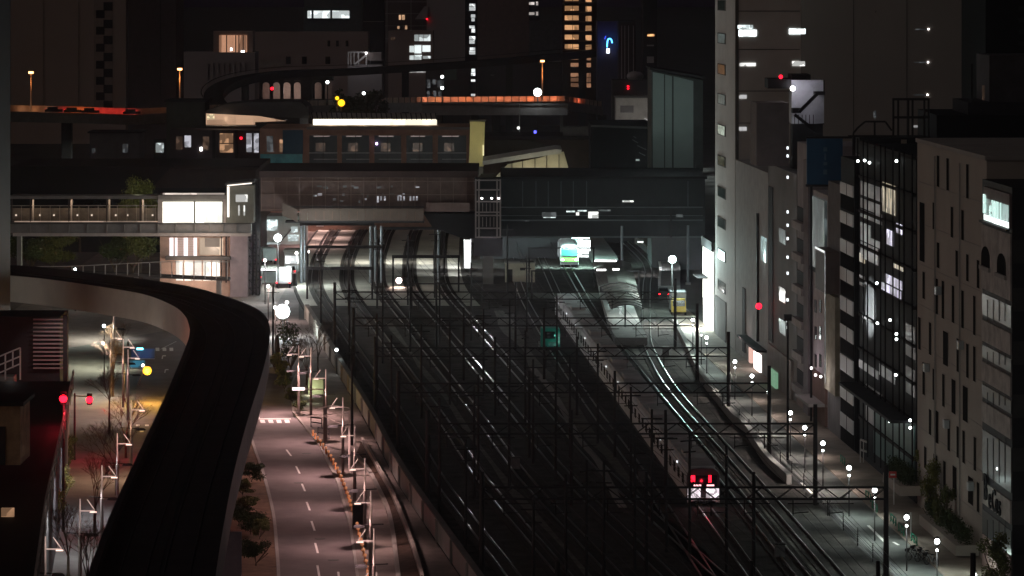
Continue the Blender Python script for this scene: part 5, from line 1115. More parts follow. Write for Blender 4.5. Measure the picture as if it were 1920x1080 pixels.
build('panel', MB().pbox(578,712,606,742,D,.4), mat('lime_wall',(.5,.52,.36),.7), yw); build('coping', MB().pbox(577,708.5,607,711.7,D-.1,.6), conc, yw); point(yw, P(583,733,D-1.3), 90, (.9,1,.7)); point(yw, P(575,760,D-10)+Vector((0,0,1)), 60, (.85,1,.7))
hg = None
for i,(x,y,h,r,m,lab) in enumerate([(548,758,2.0,1.2,1,'low shrub at the kerb beside the zebra crossing'),(533,735,2.6,1.4,1,'green shrub right of the farthest avenue kerb'),(522,715,3.5,1.5,2,'yellow-green lit shrub by the round planter'),(560,772,1.4,1.0,0,'dark shrub at the pavement corner'),(545,705,7,2.6,0,'reddish dark tree behind the farthest lamp posts')]):
    tree(G(x,y,.1), h, r, foliage[m], lab, 'planting on the corner by the crossing', 'shrub', .15, 1300, i+120, 'corner_shrub', .1)
for i,(x,y,h) in enumerate([(596,705,7.5),(575,725,6.5)]): bare_tree(G(x,y), h, ['bare tree behind the taller avenue lamp post','smaller bare tree beside the lime-lit wall'][i], 200+i)
ut = T('utility_box', 'dark cabinet on the avenue pavement beside the kerb markers', 'cabinet', G(672,990)); b = G(672,990,.17)
build('cabinet_body', MB().box(b.x-.5,b.x+.5,b.y-.4,b.y+.4,.17,2.3), dark_m, ut); build('lid', MB().box(b.x-.6,b.x+.6,b.y-.5,b.y+.5,2.303,2.4), conc, ut)
for i,(x,y,lab) in enumerate([(596,820,'dark bicycle rack hoop at the start of the kerb markers'),(583,800,'dark barrier at the pavement corner by the crossing')]):
    t = T('barrier', lab, 'barrier', G(x,y), 'barriers by the crossing'); b = G(x,y,.17); build('hoop', MB().bar(b,b+Vector((0,0,1)),.09).bar(b+Vector((1.2,-1.5,0)),b+Vector((1.2,-1.5,1)),.09).bar(b+Vector((0,0,1)),b+Vector((1.2,-1.5,1)),.09).bar(b+Vector((0,0,.5)),b+Vector((1.2,-1.5,.5)),.09), dark_m, t)
# bright clutter of the station forecourt
b = G(547,512,.06)
kk = T('lit_kiosk_stand', 'bright white kiosk with an open counter behind the box truck', 'kiosk', b)
build('wall', MB().pbox(533,472,562,512,b.y,3), white_m, kk); build('counter_window', MB().pbox(535,480,560,494,b.y-.08,.077), glow('counter_glow',(.95,1,1),2.2,.3,.8), kk); build('awning', MB().pbox(531,468,564,472,b.y-1.4,4.4), mat('awning',(.6,.6,.56),.6), kk); build('lower_panel', MB().pbox(535,498,560,510,b.y-.08,.077), glow('counter_low',(.8,.95,.95),.6,.4,.8), kk)
b = G(506,534,.06)
bsh = T('bus_shelter', 'long glowing bus shelter roof at the left edge of the forecourt', 'shelter', b)
build('roof', MB().pbox(488,500,522,504,b.y,4), mat('awning',(.6,.6,.56),.6), bsh); build('light_strip', MB().pbox(489,504.4,521,507.5,b.y+.2,.5), glow('shelter_glow',(1,1,1),3,.2,.8), bsh)
for x in (490,519): build('post', MB().pbox(x,504,x+1.5,534,b.y+.5,.12), steel_lt, bsh)
build('glass_back', MB().pbox(490,510,520,530,b.y+3,.05), mat('shelter_glass',(.4,.48,.48),.3), bsh)
for i,(x,y,h,W,c,lab) in enumerate([(503,602,4.5,1800,(1,.78,.68),'pink-white lamp added on the pavement below the bus shelter'),(516,655,5,1500,(1,.75,.62),'pink-white lamp added near the round planter'),(556,540,5,2400,(.9,1,.98),'cool white lamp added between the kiosk and the first track'),(538,628,4,900,(1,.95,.85),'warm white lamp added beside the dark hedge of the corner'),(497,570,6,1500,(.95,1,1),'white lamp added just right of the scaffold tower')]):  # posts and lamps added to brighten the forecourt paving
    b = G(x,y,.06); t = T('forecourt_fill_lamp', lab, 'street lamp', b, 'lamps added on the forecourt'); build('post', MB().tube(b,b+Vector((0,0,h)),.08,.06), steel, t); build('lens', MB().ball(b+Vector((0,0,h+.25)),.22), glow('forecourt_glow',(1,.95,.9),12), t); point(t, b+Vector((.2,-.9,h-.2)), W, c, .3)
pe_ = T('utility_pole', 'dark pole standing on the lit forecourt pavement', 'pole', G(512,670)); b = G(512,670); build('shaft', MB().tube(b,b+Vector((0,0,9)),.14,.1), steel, pe_); build('crossarm', MB().bar(b+Vector((-.8,0,8)),b+Vector((.8,0,8)),.1), steel, pe_)
# ================= upper left and background =================
def block(name, label, x0, x1, y0, D, dep, m, ybase=None, cat='building'):
    t = T(name, label, cat, (P((x0+x1)/2,0,D).x, D, 0))
    a = P(x0,y0,D); b = P(x1,y0,D); build('wall', MB().box(a.x,b.x,D,D+dep,0,a.z), m, t); return t
def wins(t, D, lst, m, name='window'):
    for (a,b,c,d) in lst: build(name, MB().pbox(a,b,c,d,D-.15,.147), m, t)
brn = mat('apart_brown', (.34,.26,.22), .8, var=.06, sc=.05)
D = 1120
t = block('apartment_tower', 'brown apartment tower at the upper left with a double column of dark openings', 20, 236, -90, D, 25, brn)
for k,y in enumerate((12,45,75,107,137,167,197)): build('dark_opening', MB().pbox(194,y-8,211,y+8,D-.15,.147), black_m, t)
for k,y in enumerate((27,58,90,122,152,181)): build('dark_opening', MB().pbox(180,y-8,196,y+7,D-.16,.147), black_m, t)
build('stair_shaft', MB().pbox(176,-90,212,211,D-.06,.057), mat('apart_dark', (.26,.2,.17), .8), t)
for x in (80,146): build('joint', MB().pbox(x,-90,x+2,211,D-.1,.097), mat('apart_dark', (.26,.2,.17), .8), t)
t = block('dim_tower', 'blank very dark tower just right of the apartment tower', 240, 330, -90, 1060, 25, mat('dim_brown', (.055,.042,.045), .8))
build('facade_joint', MB().pbox(300,-90,301.5,180,1059.9,.097), black_m, t)
D = 430
t = block('edge_tower', 'dark bluish tower sliver along the left border of the picture', -80, -7, -90, D, 12, mat('edge_dark', (.035,.03,.042), .6))
wins(t, D, [(-14,y,-10,y+4) for y in (44,92)], win_dim); build('balcony_edge', MB().pbox(-80,368,-5,374,D-.5,.497), dark_m, t); build('lower_wall', MB().pbox(-80,440,0,500,D-.4,.397), conc_dk, t)
# expressway
EP = [(-60,214,940),(20,216,950),(120,218,960),(250,222,980),(400,214,1010),(560,206,1040),(700,200,1060),(800,198,1075),(930,197,1085),(1060,196,1095),(1130,206,1110)]
ep = [P(x,y,D_) for x,y,D_ in EP]
ex = T('expressway', 'elevated expressway crossing the whole background with an orange-lit sound wall', 'viaduct', ep[4]*1.0)
bk_ = [p+Vector((0,14,0)) for p in ep]
build('deck', MB().ribbon(ep, bk_, 1.6), conc_dk, ex)
build('near_parapet', MB().ribbon([p+Vector((0,-.3,.9)) for p in ep],[p+Vector((0,0,.9)) for p in ep],2.5), mat('parapet_grey', (.25,.23,.22), .8), ex)
build('sound_wall', MB().ribbon([p+Vector((0,14,1.9)) for p in ep],[p+Vector((0,14.3,1.9)) for p in ep],1.899), mat('sound_wall', (.5,.4,.33), .7, var=.25, sc=.4), ex)
mb = MB()
for a,b in zip(ep[:-1],ep[1:]):
    if a.x < P(400,0,1010).x: continue
    for k in range(9): p = a.lerp(b,k/9); mb.box(p.x-.12,p.x+.12,p.y+13.7,p.y+13.95,p.z,p.z+1.95)
build('wall_posts', mb, conc_dk, ex)
for i,p in enumerate(ep[::2]): build('pier', MB().box(p.x-1.2,p.x+1.2,p.y+5,p.y+8,0,p.z-1.61), black_m, ex)
for x,W,c in ((35,420,(1,.5,.25)),(60,500,(1,.45,.2)),(85,300,(1,.5,.3)))+tuple((118+12*k,480,(1,.2 if k in(1,2,3,4) else .06,.05)) for k in range(12))+((800,700,(1,.35,.2)),(840,800,(1,.33,.17)),(860,800,(1,.33,.17)),(900,800,(1,.33,.17)),(920,800,(1,.33,.17)),(960,800,(1,.33,.17)),(980,800,(1,.33,.17)),(1025,800,(1,.33,.17)),(820,900,(1,.35,.15)),(880,1100,(1,.3,.12)),(940,1100,(1,.32,.15)),(1000,1500,(1,.28,.12)),(1045,1300,(1,.3,.14)),(1090,700,(1,.2,.1))):  # unseen lights added along the wall for its orange and red glow
    for a,b in zip(EP[:-1],EP[1:]):
        if a[0] <= x < b[0]:
            f_ = (x-a[0])/(b[0]-a[0]); q = P(x, lerp(a[1],b[1],f_), lerp(a[2],b[2],f_)); point(ex, q+Vector((0,12.2,1.2)), W*(.07 if x < 300 else .14), c, .3)
s6 = None
for i,(x,y,D_,lab) in enumerate([(58,138,965,'orange expressway lamp in front of the brown apartment tower'),(337,133,1000,'orange expressway lamp above the station hall roof'),(1017,130,1095,'orange expressway lamp beside the orange balcony tower')]):
    p = P(x,y,D_); b = Vector((p.x,p.y,13.0))
    h_ = p.z-13.0
    if s6 is None:
        s6 = T('expressway_lamp', lab, 'street lamp', b, 'sodium lamps on the expressway'); o = s6
        build('post', MB().tube((0,0,0),(0,0,h_),.22,.14), mat('sodium_post', (.5,.4,.32), .5), s6, True); build('lamp_head', MB().box(-.55,.55,-.3,.3,h_,h_+.5), glow('sodium_head',(1,.42,.15),7), s6, True); build('arm', MB().bar((0,0,h_),( -.9,0,h_+.4),.15), steel, s6, True)
    else: o = dup(s6, b, label=lab)
    point(o, (p.x,p.y-1.2,p.z-2), 120, (1,.35,.1), .3)
# tail lights of cars on the expressway
s7 = None
for i,(x,y,D_,lab) in enumerate([(117,214,958,'car with red tail lights at the left of the expressway'),(150,215,962,'car with red tail lights below the apartment joint'),(228,217,974,'car with red tail lights at the end of the red sound wall'),(81,213,955,'car with violet-white lights under the first orange lamp')]):
    b = P(x,y,D_); b.y += 4
    if s7 is None:
        s7 = T('car', lab, 'car', b, 'cars on the expressway', -pi/2); build('body', MB().box(-.85,.85,0,4.2,.3,.9).box(-.7,.7,.6,3,.9,1.45), dark_m, s7, True)
        build('tail_light', MB().box(-.86,-.5,-.06,-.003,.6,.95), red_l, s7, True)
    else: dup(s7, b, rz=-pi/2, label=lab)
# dark park mass and low halls at left
for i,(x,D_,h,r,lab) in enumerate([(60,760,9,9,'dark park tree at the far left below the expressway'),(130,780,8.5,9,'dark park tree left of the little lit house'),(200,720,7,8,'dark park tree in front of the little lit house'),(90,700,8,9,'dark park tree above the left end of the footbridge'),(260,700,6,8,'dark park tree right of the little lit house'),(150,680,6.5,8,'low dark park tree above the footbridge middle')]):
    tree((P(x,0,D_).x,D_,0), h+2, r, mat('leaf_night',(.012,.014,.012),.8), lab, 'dark park trees', 'tree', .3, 1500, 300+i, 'park_tree', .5)
D = 800
t = block('small_house', 'small dim house with three faint windows among the park trees', 168, 262, 250, D, 10, mat('house_dim',(.10,.095,.1),.8)); build('roof', MB().pbox(164,247,266,250,D-.4,11), dark_m, t)
wins(t, D, [(172,278,178,287),(230,270,240,286)], win_dim); wins(t, D, [(292,266,306,287)], win_cool) if False else None
t = block('lit_kiosk', 'tiny kiosk with a bright white window left of the station window row', 288, 312, 262, 790, 5, dark_m); wins(t, 790, [(292,268,307,286)], glow('w_kiosk',(.9,1,1),.8,.5,1.2))
t = block('dark_hall', 'long black roof hall between the footbridge and the station windows', 20, 487, 312, 680, 30, black_m); build('roof', MB().profile([(P(296,0,680).x,P(0,346,680).z),(P(487,0,680).x,P(0,346,680).z),(P(487,0,680).x,P(0,314,680).z),(P(330,0,680).x,P(0,309,680).z)],669,679.9), mat('hall_brown',(.04,.028,.025),.8), t)
D = 760
t = block('green_shed', 'dull green box shed left of the lit station canopy', 312, 384, 192, D, 12, mat('shed_green',(.05,.055,.045),.8)); build('roof', MB().pbox(308,188,388,191.8,D-.4,13), dark_m, t)
t = block('station_window_wing', 'dark station wing whose window row glows warm and white', 318, 486, 244, D-10, 14, mat('wing_dark',(.05,.04,.045),.8)); D -= 10
wins(t, D, [(346,254,358,276),(462,250,472,285),(476,250,485,286)], glow('w_mid',(.9,.9,1),.6,.3,1)); wins(t, D, [(412,250,437,268),(412,270,437,286)], win_warm); wins(t, D, [(380,256,392,282),(330,256,342,280)], win_dimwarm); build('white_lamp', MB().pbox(375,276,379,283,D-.3,.1), white_l, t); build('red_lamp', MB().pbox(450,257,454,261,D-.3,.1), red_l, t)
build('pillar', MB().pbox(398,244,404,300,D-.4,.397).pbox(440,244,446,300,D-.4,.397), black_m, t)
# station hall with lit canopy
D = 735
t = block('station_hall', 'brick and glass station hall above the tracks with pale sill rails', 487, 880, 241, D, 26, mat('brick_brown',(.26,.15,.11),.85,var=.25,sc=.5))
bays = [(580,632),(641,692),(702,752),(762,811),(821,874)]
rn = random.Random(4)
for a,b in bays:
    w_ = build('glazed_bay', MB().pbox(a,254,b,309,D-.15,.147), mat('bay_glass_dim',(.05,.06,.065),.3), t)
    build('sill_rail', MB().pbox(a-1,286,b+1,287.6,D-.4,.24).pbox(a+8,298,b+1,299.2,D-.4,.24), mat('rail_pale',(.35,.37,.38),.5), w_)
    build('lit_ceiling', MB().pbox(a+8,254.5,b-14,256.5,D-.3,.14), glow('bay_line',(.9,.7,.65),.22), w_)
    build('lit_room', MB().pbox(a+12,268,a+30,284,D-.25,.097), win_dimwarm, w_)
    build('mullion', MB().pbox((a+b)/2-.6,254,(a+b)/2+.6,309,D-.4,.24), steel, w_)
wins(t, D, [(524,262,534,285),(537,262,553,285)], win_warm); build('blue_hoarding', MB().pbox(488,289,567,318,D-.5,.3), mat('hoarding_teal',(.08,.3,.34),.6,var=.3,sc=.6), t); build('blue_panel', MB().pbox(530,244,568,288.7,D-.3,.2), mat('hoarding_navy',(.02,.06,.10),.6), t)
build('eaves', MB().pbox(575,238.5,882,243,D-1.2,1.19), mat('eaves',(.16,.14,.13),.6), t); build('violet_lamp', MB().pbox(704.5,267.5,708,271.5,D-.5,.3), glow('violet_lamp',(.8,.5,1),8), t)
wins(t, D, [(500,255,512,285)], win_dim)
D = 752
lc = T('lit_canopy', 'long glowing platform canopy with a ribbed glass roof on the station hall', 'canopy', (P(702,0,D).x, D, 0))
build('light_band', MB().pbox(587,223.5,819,234.5,D,.4), glow('band_glow',(1,.92,.72),2.4,.05,.3), lc); build('glass_roof', MB()._add([P(584,222.5,D-.5),P(820,223.5,D-.5),P(818,213,D+12),P(582,211,D+12)],[(0,1,2,3)]), mat('glass_roof',(.45,.4,.33),.5), lc)
for k in range(26): build('rib', MB().bar(P(586+k*9.3,222.4+k*.04,D-.7),P(584+k*9.3,210.8+k*.08,D+12),.2), dark_m, lc)
build('floor', MB().pbox(580,235,822,238.3,D-1.5,8), mat('canopy_floor',(.55,.45,.32),.6), lc); build('post', MB().pbox(584,222,586.5,238,D-.5,.5).pbox(819.5,222,822,238,D-.5,.5), steel, lc)
for x in (620,680,740,800): point(lc, P(x,229,D-2.5), 90, (1,.85,.6), .4)
build('support', MB().box(P(600,0,D).x,P(606,0,D).x,D+2,D+3,0,P(0,238.5,D).z).box(P(790,0,D).x,P(796,0,D).x,D+2,D+3,0,P(0,238.5,D).z), conc_dk, lc)
D = 758
rh = T('round_roof_hall', 'dark rounded roof hall with a warm lit wedge under its eaves', 'building', (P(480,0,D).x, D, 0))
pr = [(384,236),(384,212),(392,205),(420,196),(470,191),(540,190),(565,192),(575,200),(580,215),(578,236)]
build('roof', MB().profile([(P(a,0,D).x,P(0,b,D).z) for a,b in [(578,222),(580,213),(575,200),(565,192),(540,190),(470,191),(420,196),(392,205),(384,210),(384,212)]], D-1, D+16), mat('roof_metal',(.07,.07,.075),.6), rh)
build('wall', MB().pbox(386,212.2,577,246,D+.5,14), dark_m, rh)
build('lit_wall', MB().profile([(P(a,0,D).x,P(0,b,D).z) for a,b in [(386,234),(478,234),(478,229),(537,227),(470,215),(386,212.5)]], D+.3, D+.49), glow('wedge_glow',(1,.6,.38),.55,.1,.2), rh)  # wall wedge glows itself, painting the warm light under the eaves
build('lit_window', MB().pbox(388,214,402,224,D+.1,.15), glow('wedge_bright',(1,.8,.5),1.1,.1), rh); build('end_panel', MB().pbox(562,200,578,236,D-.1,.55), mat('panel_dim',(.16,.17,.19),.5), rh)
build('railing', MB().pbox(386,234.5,480,236.5,D-.2,.2), white_m, rh); build('base', MB().box(P(400,0,D).x,P(570,0,D).x,D+1,D+12,0,P(0,246,D).z), black_m, rh)
point(rh, P(420,224,D-2), 70, (1,.65,.4))
# yellow pillar and sloped skylight building
D = 700
yp = T('yellow_pillar', 'tall pale yellow pillar lit at the right end of the station hall', 'pillar', (P(894,0,D).x, D, 0))
yl_ = mat('yellow_wall',(.62,.56,.30),.75,var=.08)
build('shaft', MB().profile([(P(a,0,D).x,P(0,b,D).z) for a,b in [(879,312),(907,312),(905,290),(908,272),(909,229),(881,227),(881,262)]], D, D+3), yl_, yp); build('cap', MB().pbox(880,225,911,228,D-.3,3.6), conc_dk, yp); build('base', MB().box(P(882,0,D).x,P(906,0,D).x,D+.3,D+2.7,0,P(0,312.3,D).z), conc_dk, yp)
point(yp, P(892,262,D-6), 330, (1,.92,.5), .5); build('lamp', MB().pbox(905,272,907.5,292,D-.3,.29), glow('pillar_lamp',(1,.9,.5),.9), yp)
D = 660
sk = T('skylight_hall', 'low hall with a slanted pale roof strip over an ivory lit gable', 'building', (P(995,0,D).x, D, 0))
pp = lambda L_: [(P(a,0,D).x,P(0,b,D).z) for a,b in L_]
build('wall', MB().box(P(900,0,D).x,P(1075,0,D).x,D+.3,D+15,0,P(0,334,D).z), dark_m, sk)
ivory = mat('ivory_wall',(.58,.52,.38),.7,var=.12,sc=.4)
g_ = build('gable', MB().profile(pp([(928,333),(1070,333),(1066,316),(1057,284),(1010,296),(952,308)]), D-.1, D+.29), ivory, sk)
mb = MB()
for x in (960,980,1003,1025,1048): mb.bar(P(x,300 if x<1000 else 290,D-.2),P(x,333,D-.2),.09)
build('glazing_bars', mb, dark_m, g_); build('roof', MB().profile(pp([(905,309),(1052,287),(1053,280),(1042,279),(905,301)]), D-1.2, D+14), mat('roof_pale',(.55,.54,.5),.6), sk)
point(sk, P(990,326,D-3), 150, (1,.92,.65), .4); point(sk, P(1040,320,D-3), 120, (1,.92,.65), .4); point(sk, P(960,292,D-6), 60, (1,.95,.8), .4)
t = block('brown_hall', 'dark brown flat hall above the slanted skylight roof', 908, 1108, 262, 720, 20, mat('hall2',(.06,.04,.028),.8)); build('roof', MB().pbox(905,256,1112,261.7,719.5,21), mat('hall_roof2',(.03,.024,.022),.8), t); build('plant_box', MB().pbox(1056,238,1106,255.8,722,5), mat('plant2',(.11,.1,.095),.7), t)
build('blue_lamp', MB().pbox(1001,245,1006,250,719,.3), blue_l, t); build('roof_slope', MB().profile([(P(x_,0,720).x,P(0,y_,720).z) for x_,y_ in ((915,301),(1040,277),(1000,262.3),(915,262.3))],718.9,719.4), mat('slope_dark',(.05,.045,.03),.7), t)
t = block('dark_annex', 'black annex with a glinting slanted glass patch left of the teal tower', 1108, 1222, 236, 700, 30, black_m)
for (a,b,c,d) in ((1186,262,1196,268),(1195,273,1212,281),(1198,286,1210,292),(1192,299,1200,302),(1188,256,1193,259)): build('window', MB().bar(P(a,b,699.8),P(c,d,699.8),.18,.12), win_dim, t)  # bars glow faintly to paint glints on the glass
build('bright_window', MB().pbox(1192,298.5,1199,301.5,699.7,.2), win_cool, t); build('sill', MB().bar(P(1108,236,699),P(1222,240,699),.35), conc_dk, t)
# the far guideway
GP = [(1125,92,1165),(1080,97,1160),(1000,104,1155),(880,114,1150),(760,122,1145),(640,129,1140),(540,132,1135),(470,141,1125),(430,152,1112),(408,165,1098),(400,180,1080),(412,196,1062),(440,212,1045)]
gp_ = smoothpath([P(x,y,D_) for x,y,D_ in GP],5)
fg = T('far_guideway', 'black elevated guideway snaking across the background in front of the towers', 'guideway', gp_[20]*1.0)
build('beam', MB().ribbon(offset(gp_,-2.6), offset(gp_,2.6), 2.0), black_m, fg); build('handrail', MB().ribbon(offset(gp_,3.2,1.0), offset(gp_,3.4,1.0), .12), steel, fg)
for i in range(4,len(gp_),8): p = gp_[i]; build('pier', MB().box(p.x-1,p.x+1,p.y-1,p.y+1,0,p.z-2.02), black_m, fg)
# arched viaduct
D = 1180
av = T('arched_building', 'small arched arcade with pale light behind its arches under the far guideway', 'building', (P(555,0,D).x,D,0))
mb = MB(); z0 = P(0,188,D).z; zt_ = P(0,146,D).z
for k in range(7): x = 486+k*19.5; mb.pbox(x,150,x+6,190,D,2.5)
mb.pbox(470,144,625,151,D,2.5); build('arcade', mb, black_m, av)
mb = MB()
for k in range(6):
    xa_ = P(492+k*19.5,0,D).x; xb = P(505.5+k*19.5,0,D).x; r_ = (xb-xa_)/2; zc = P(0,161,D).z; cx = (xa_+xb)/2; n=8; zb_=P(0,151.2,D).z
    for j in range(n):
        a0,a1 = pi*j/n, pi*(j+1)/n
        mb.quad((cx-r_*cos(a0),D+.1,zc+r_*sin(a0)),(cx-r_*cos(a1),D+.1,zc+r_*sin(a1)),(cx-r_*cos(a1),D+.1,max(zb_,zc+r_*sin(a1))),(cx-r_*cos(a0),D+.1,max(zb_,zc+r_*sin(a0))))
build('arch_heads', mb, black_m, av)
build('back_wall', MB().box(P(486,0,D).x,P(620,0,D).x,D+8,D+8.3,0,P(0,152,D).z), mat('arch_back',(.4,.33,.3),.8), av); build('base', MB().box(P(480,0,D).x,P(622,0,D).x,D-.5,D+3,0,P(0,186,D).z), black_m, av)
point(av, P(536,170,D+4), 260, (1,.75,.65)); point(av, P(570,170,D+4), 240, (1,.75,.65)); point(av, P(505,170,D+4), 90, (1,.6,.5))
for i,(x,y,c,lab) in enumerate([(510,166,red_l,'tiny red lamp at the left arches'),(614,154,cool,'small white lamp right of the arches'),(682,175,cool,'small bluish lamp beside the palm trees'),(829,144,cool,'white lamp above the mid-rise rows'),(829,165,cool,'white lamp on the right of the dim windows'),(632,184,glow('amber',(1,.5,.01),2.2),'upper amber beacon by the palm trees'),(640,193,glow('amber',(1,.5,.01),2.2),'lower amber beacon by the palm trees'),(1008,173,cool,'glaring white lamp on the expressway edge')]):
    D_ = 1000 if i in (5,6) else 1060; p = P(x,y,D_); t = T('distant_lamp', lab, 'lamp', (p.x,D_,0), 'distant lamps'); r_ = {6:.9,7:1.1,5:.5}.get(i,.42)
    build('lens', MB().ball(p, r_), c, t); build('post', MB().tube((p.x,D_+.2,0),(p.x,D_+.2,p.z-r_*.7),.15), steel, t)
    if i in (6,7): point(t, p+Vector((0,-2,0)), 700 if i == 7 else 350, (1,.5,.1) if i == 6 else (.9,1,1), .5)
for i,(x,D_,h,lab) in enumerate([(640,1020,12,'palm-like tree above the amber beacons'),(700,1030,13,'palm-like tree behind the small bluish lamp'),(668,1040,11,'darker tree between the two palm-like trees')]):
    tree((P(x,0,D_).x,D_,0), h+6, 4.5, foliage[0], lab, 'trees by the arcade', 'tree', .4, 1200, 400+i, 'palm_like_tree', .4)
# background buildings
def tower(name, lab, x0, x1, y0, D_, m, dep=18): return block(name, lab, x0, x1, y0, D_, dep, m)
gdk = mat('bg_grey',(.33,.29,.29),.8,var=.08,sc=.05); gbl = mat('bg_black',(.02,.018,.022),.8); gbr = mat('bg_brown',(.34,.26,.24),.8,var=.08,sc=.05); gmid = mat('bg_mid',(.32,.29,.29),.8,var=.08,sc=.05)
t = tower('round_office', 'greyish low office with faint ribs under the amber-lit penthouse room', 340, 478, 98, 1250, gdk); mb = MB()
for k in range(8): mb.pbox(388+k*10,118,390+k*10,165,1249.6,.39)
build('ribs', mb, gmid, t); build('penthouse', MB().pbox(400,58,474,97.7,1251,10), gbr, t)
build('penthouse_window', MB().pbox(411,66,463,101,1250.6,.39), glow('penthouse',(1,.5,.3),.6,.3,.25,(1,1,.2)), t); mb = MB()
for x in (424,441,447,455): mb.pbox(x,66,x+1.8,101,1250.4,.19)
build('penthouse_mullions', mb, dark_m, t); build('penthouse_lamp', MB().pbox(452,95,458,100,1250.2,.3).pbox(432,90,435,95,1250.2,.3), white_l, t)
t = tower('arched_midrise', 'wide dim mid-rise with small dark arched openings left of centre', 478, 690, 60, 1350, gbr)
for x in (536,566,610): build('arched_opening', MB().pbox(x,106,x+9,120,1349.8,.197), black_m, t)
for x in (614,630,648): build('window', MB().pbox(x,76,x+5,87,1349.8,.197), black_m, t)
build('pale_panel', MB().pbox(480,112,533,126,1349.7,.297), mat('pale_bg',(.3,.25,.22),.8), t)
t = tower('teal_office', 'dark office tower with one blazing white strip of windows near the top', 570, 678, -90, 1500, mat('bg_teal',(.07,.09,.095),.7)); wins(t, 1500, [(576.5,20,584,34),(588,20,619,34),(623,20,655,34)], glow('office_glow',(.92,1,1),1.5,.25,.25))
build('window_sill', MB().pbox(574,35.5,657,37,1499.5,.49), steel, t); build('ceiling_line', MB().pbox(574,16,657,18.5,1499.5,.49), mat('dim_teal_trim',(.1,.13,.13),.6), t)
t = tower('gap_tower', 'black tower between the office with the white strip and the grid tower', 680, 720, -90, 1620, gbl); build('floor_line', MB().pbox(680,40,720,41,1619.8,.197), gdk, t)
t = tower('grid_tower', 'dark tower with a faint grid and three small warm windows', 722, 802, -90, 1560, mat('bg_maroon',(.11,.08,.08),.8)); mb = MB()
for y in (3,25,48,72): mb.pbox(722,y,802,y+1,1559.7,.29)
for x in (725,770): mb.pbox(x,-90,x+1.2,80,1559.7,.29)
build('grid', mb, gmid, t); wins(t, 1560, [(748,28,752,37),(753.5,28,759,37),(745,49,749,54),(759.5,47.5,763.5,55)], glow('w_small_warm',(1,.6,.35),1.1,.2,.5))
t = tower('bright_stair_block', 'brick block with three bright stepped rows of white windows', 728, 812, 58, 1300, gbr)
wins(t, 1300, [(777,65,785,77),(786,65,794,77),(795,65,807,77),(768,86,776,98),(777,84,790,100),(792,85,807,97),(768,104,776,112),(777,103,791,112),(793,105,807,110)], glow('stair_rows',(.9,1,1),1.1,.45,.3)); build('light_line', MB().pbox(768,134,807,136,1299.6,.2), glow('tower_mid',(1,1,1),.5,.1), t); wins(t, 1300, [(733,70,741,75)], win_dimwarm)
t = tower('grey_tower', 'plain grey tower with a sloped dark shoulder beside the ladder of lit windows', 800, 878, -10, 1400, gmid); build('ledge', MB().pbox(799,35,802,36.6,1399,.9), red_l, t); build('shoulder', MB().profile([(P(a,0,1400).x,P(0,b,1400).z) for a,b in ((778,36),(802,36),(802,12),(796,12))],1399.2,1399.9), gmid, t)  # the glowing red ledge is a small red lamp
t = tower('ladder_tower', 'slim dark tower with a ladder of white stair windows down its middle', 872, 894, -90, 1380, gbl)
wins(t, 1380, [(880,7,891,12),(880,13,891,20),(883,27,891,33),(884,34,890,40),(880,48,890,53),(884,54,891,61),(880,68,891,74),(880,75,890,82),(881,89,891,94),(880,95,891,102),(884,129,891,135),(882,136,891,142),(881,149,891,153),(881,176,891,180),(886,181,891,185)], glow('ladder_glow',(.95,1,1),1.5,.3,.4))
t = tower('orange_dot_tower', 'dark brown slab with sparse amber dots right of the window ladder', 895, 992, -90, 1450, mat('bg_dbrown',(.15,.10,.09),.8)); rn = random.Random(9)
wins(t, 1450, [(x,y,x+2,y+3.5) for x in (918,944,963) for y in range(4,96,19) if rn.random()<.75], win_dimwarm)
t = tower('small_grey_block', 'grey stepped block with two bright windows one above the other', 992, 1052, 38, 1480, mat('bg_g2',(.2,.19,.2),.8)); build('upper', MB().pbox(991,-90,1012,37.7,1481,12), gbl, t); wins(t, 1480, [(992,4,1002,9),(1005,3,1009,10),(992,23,1002,28),(1005,22,1009,29)], glow('w_b2',(1,.9,.85),.9,.2,.4))
t = tower('balcony_tower', 'black tower with stacked amber-lit balconies', 1055, 1119, -90, 1200, mat('bg_balc',(.03,.018,.015),.8))
am = glow('amber_balcony',(1,.52,.24),.75,.25,.35); amd = glow('amber_balcony_dim',(1,.5,.28),.32,.35,.35)
for k in range(6):
    y = -7+k*18
    for a,b in ((1059,1073),(1074,1085)): build('balcony_light', MB().pbox(a,y,b,y+9,1199.8,.197), am, t)
    build('balcony_light', MB().pbox(1098,y+1,1109,y+11,1199.8,.197), am, t); build('balcony_slab', MB().pbox(1056,y+10.8,1112,y+13,1198.5,1.49), mat('balc_slab',(.14,.08,.05),.8), t)
for y in (105,118,137,146,156): 
    build('balcony_light', MB().pbox(1070,y,1085,y+7,1199.8,.197), amd, t); build('balcony_light', MB().pbox(1100,y,1108,y+8,1199.8,.197), amd, t)
t = tower('neon_building', 'purple-dark building carrying a blue neon arch sign', 1120, 1182, 40, 1150, mat('bg_purple',(.05,.045,.065),.7)); mb = MB(); cx,cz = P(1143,80,1149).x,P(0,80,1149).z; r_=.7; pts=[(cx-.75,cz-1.3),(cx-.65,cz+.2)]+[(cx+r_*cos(pi-pi*k/6)*.9,cz+.3+.9*sin(pi*k/6)) for k in range(7)]+[(cx+.75,cz-.1)]
for a,b in zip(pts[:-1],pts[1:]): mb.bar((a[0],1148.6,a[1]),(b[0],1148.6,b[1]),.35)
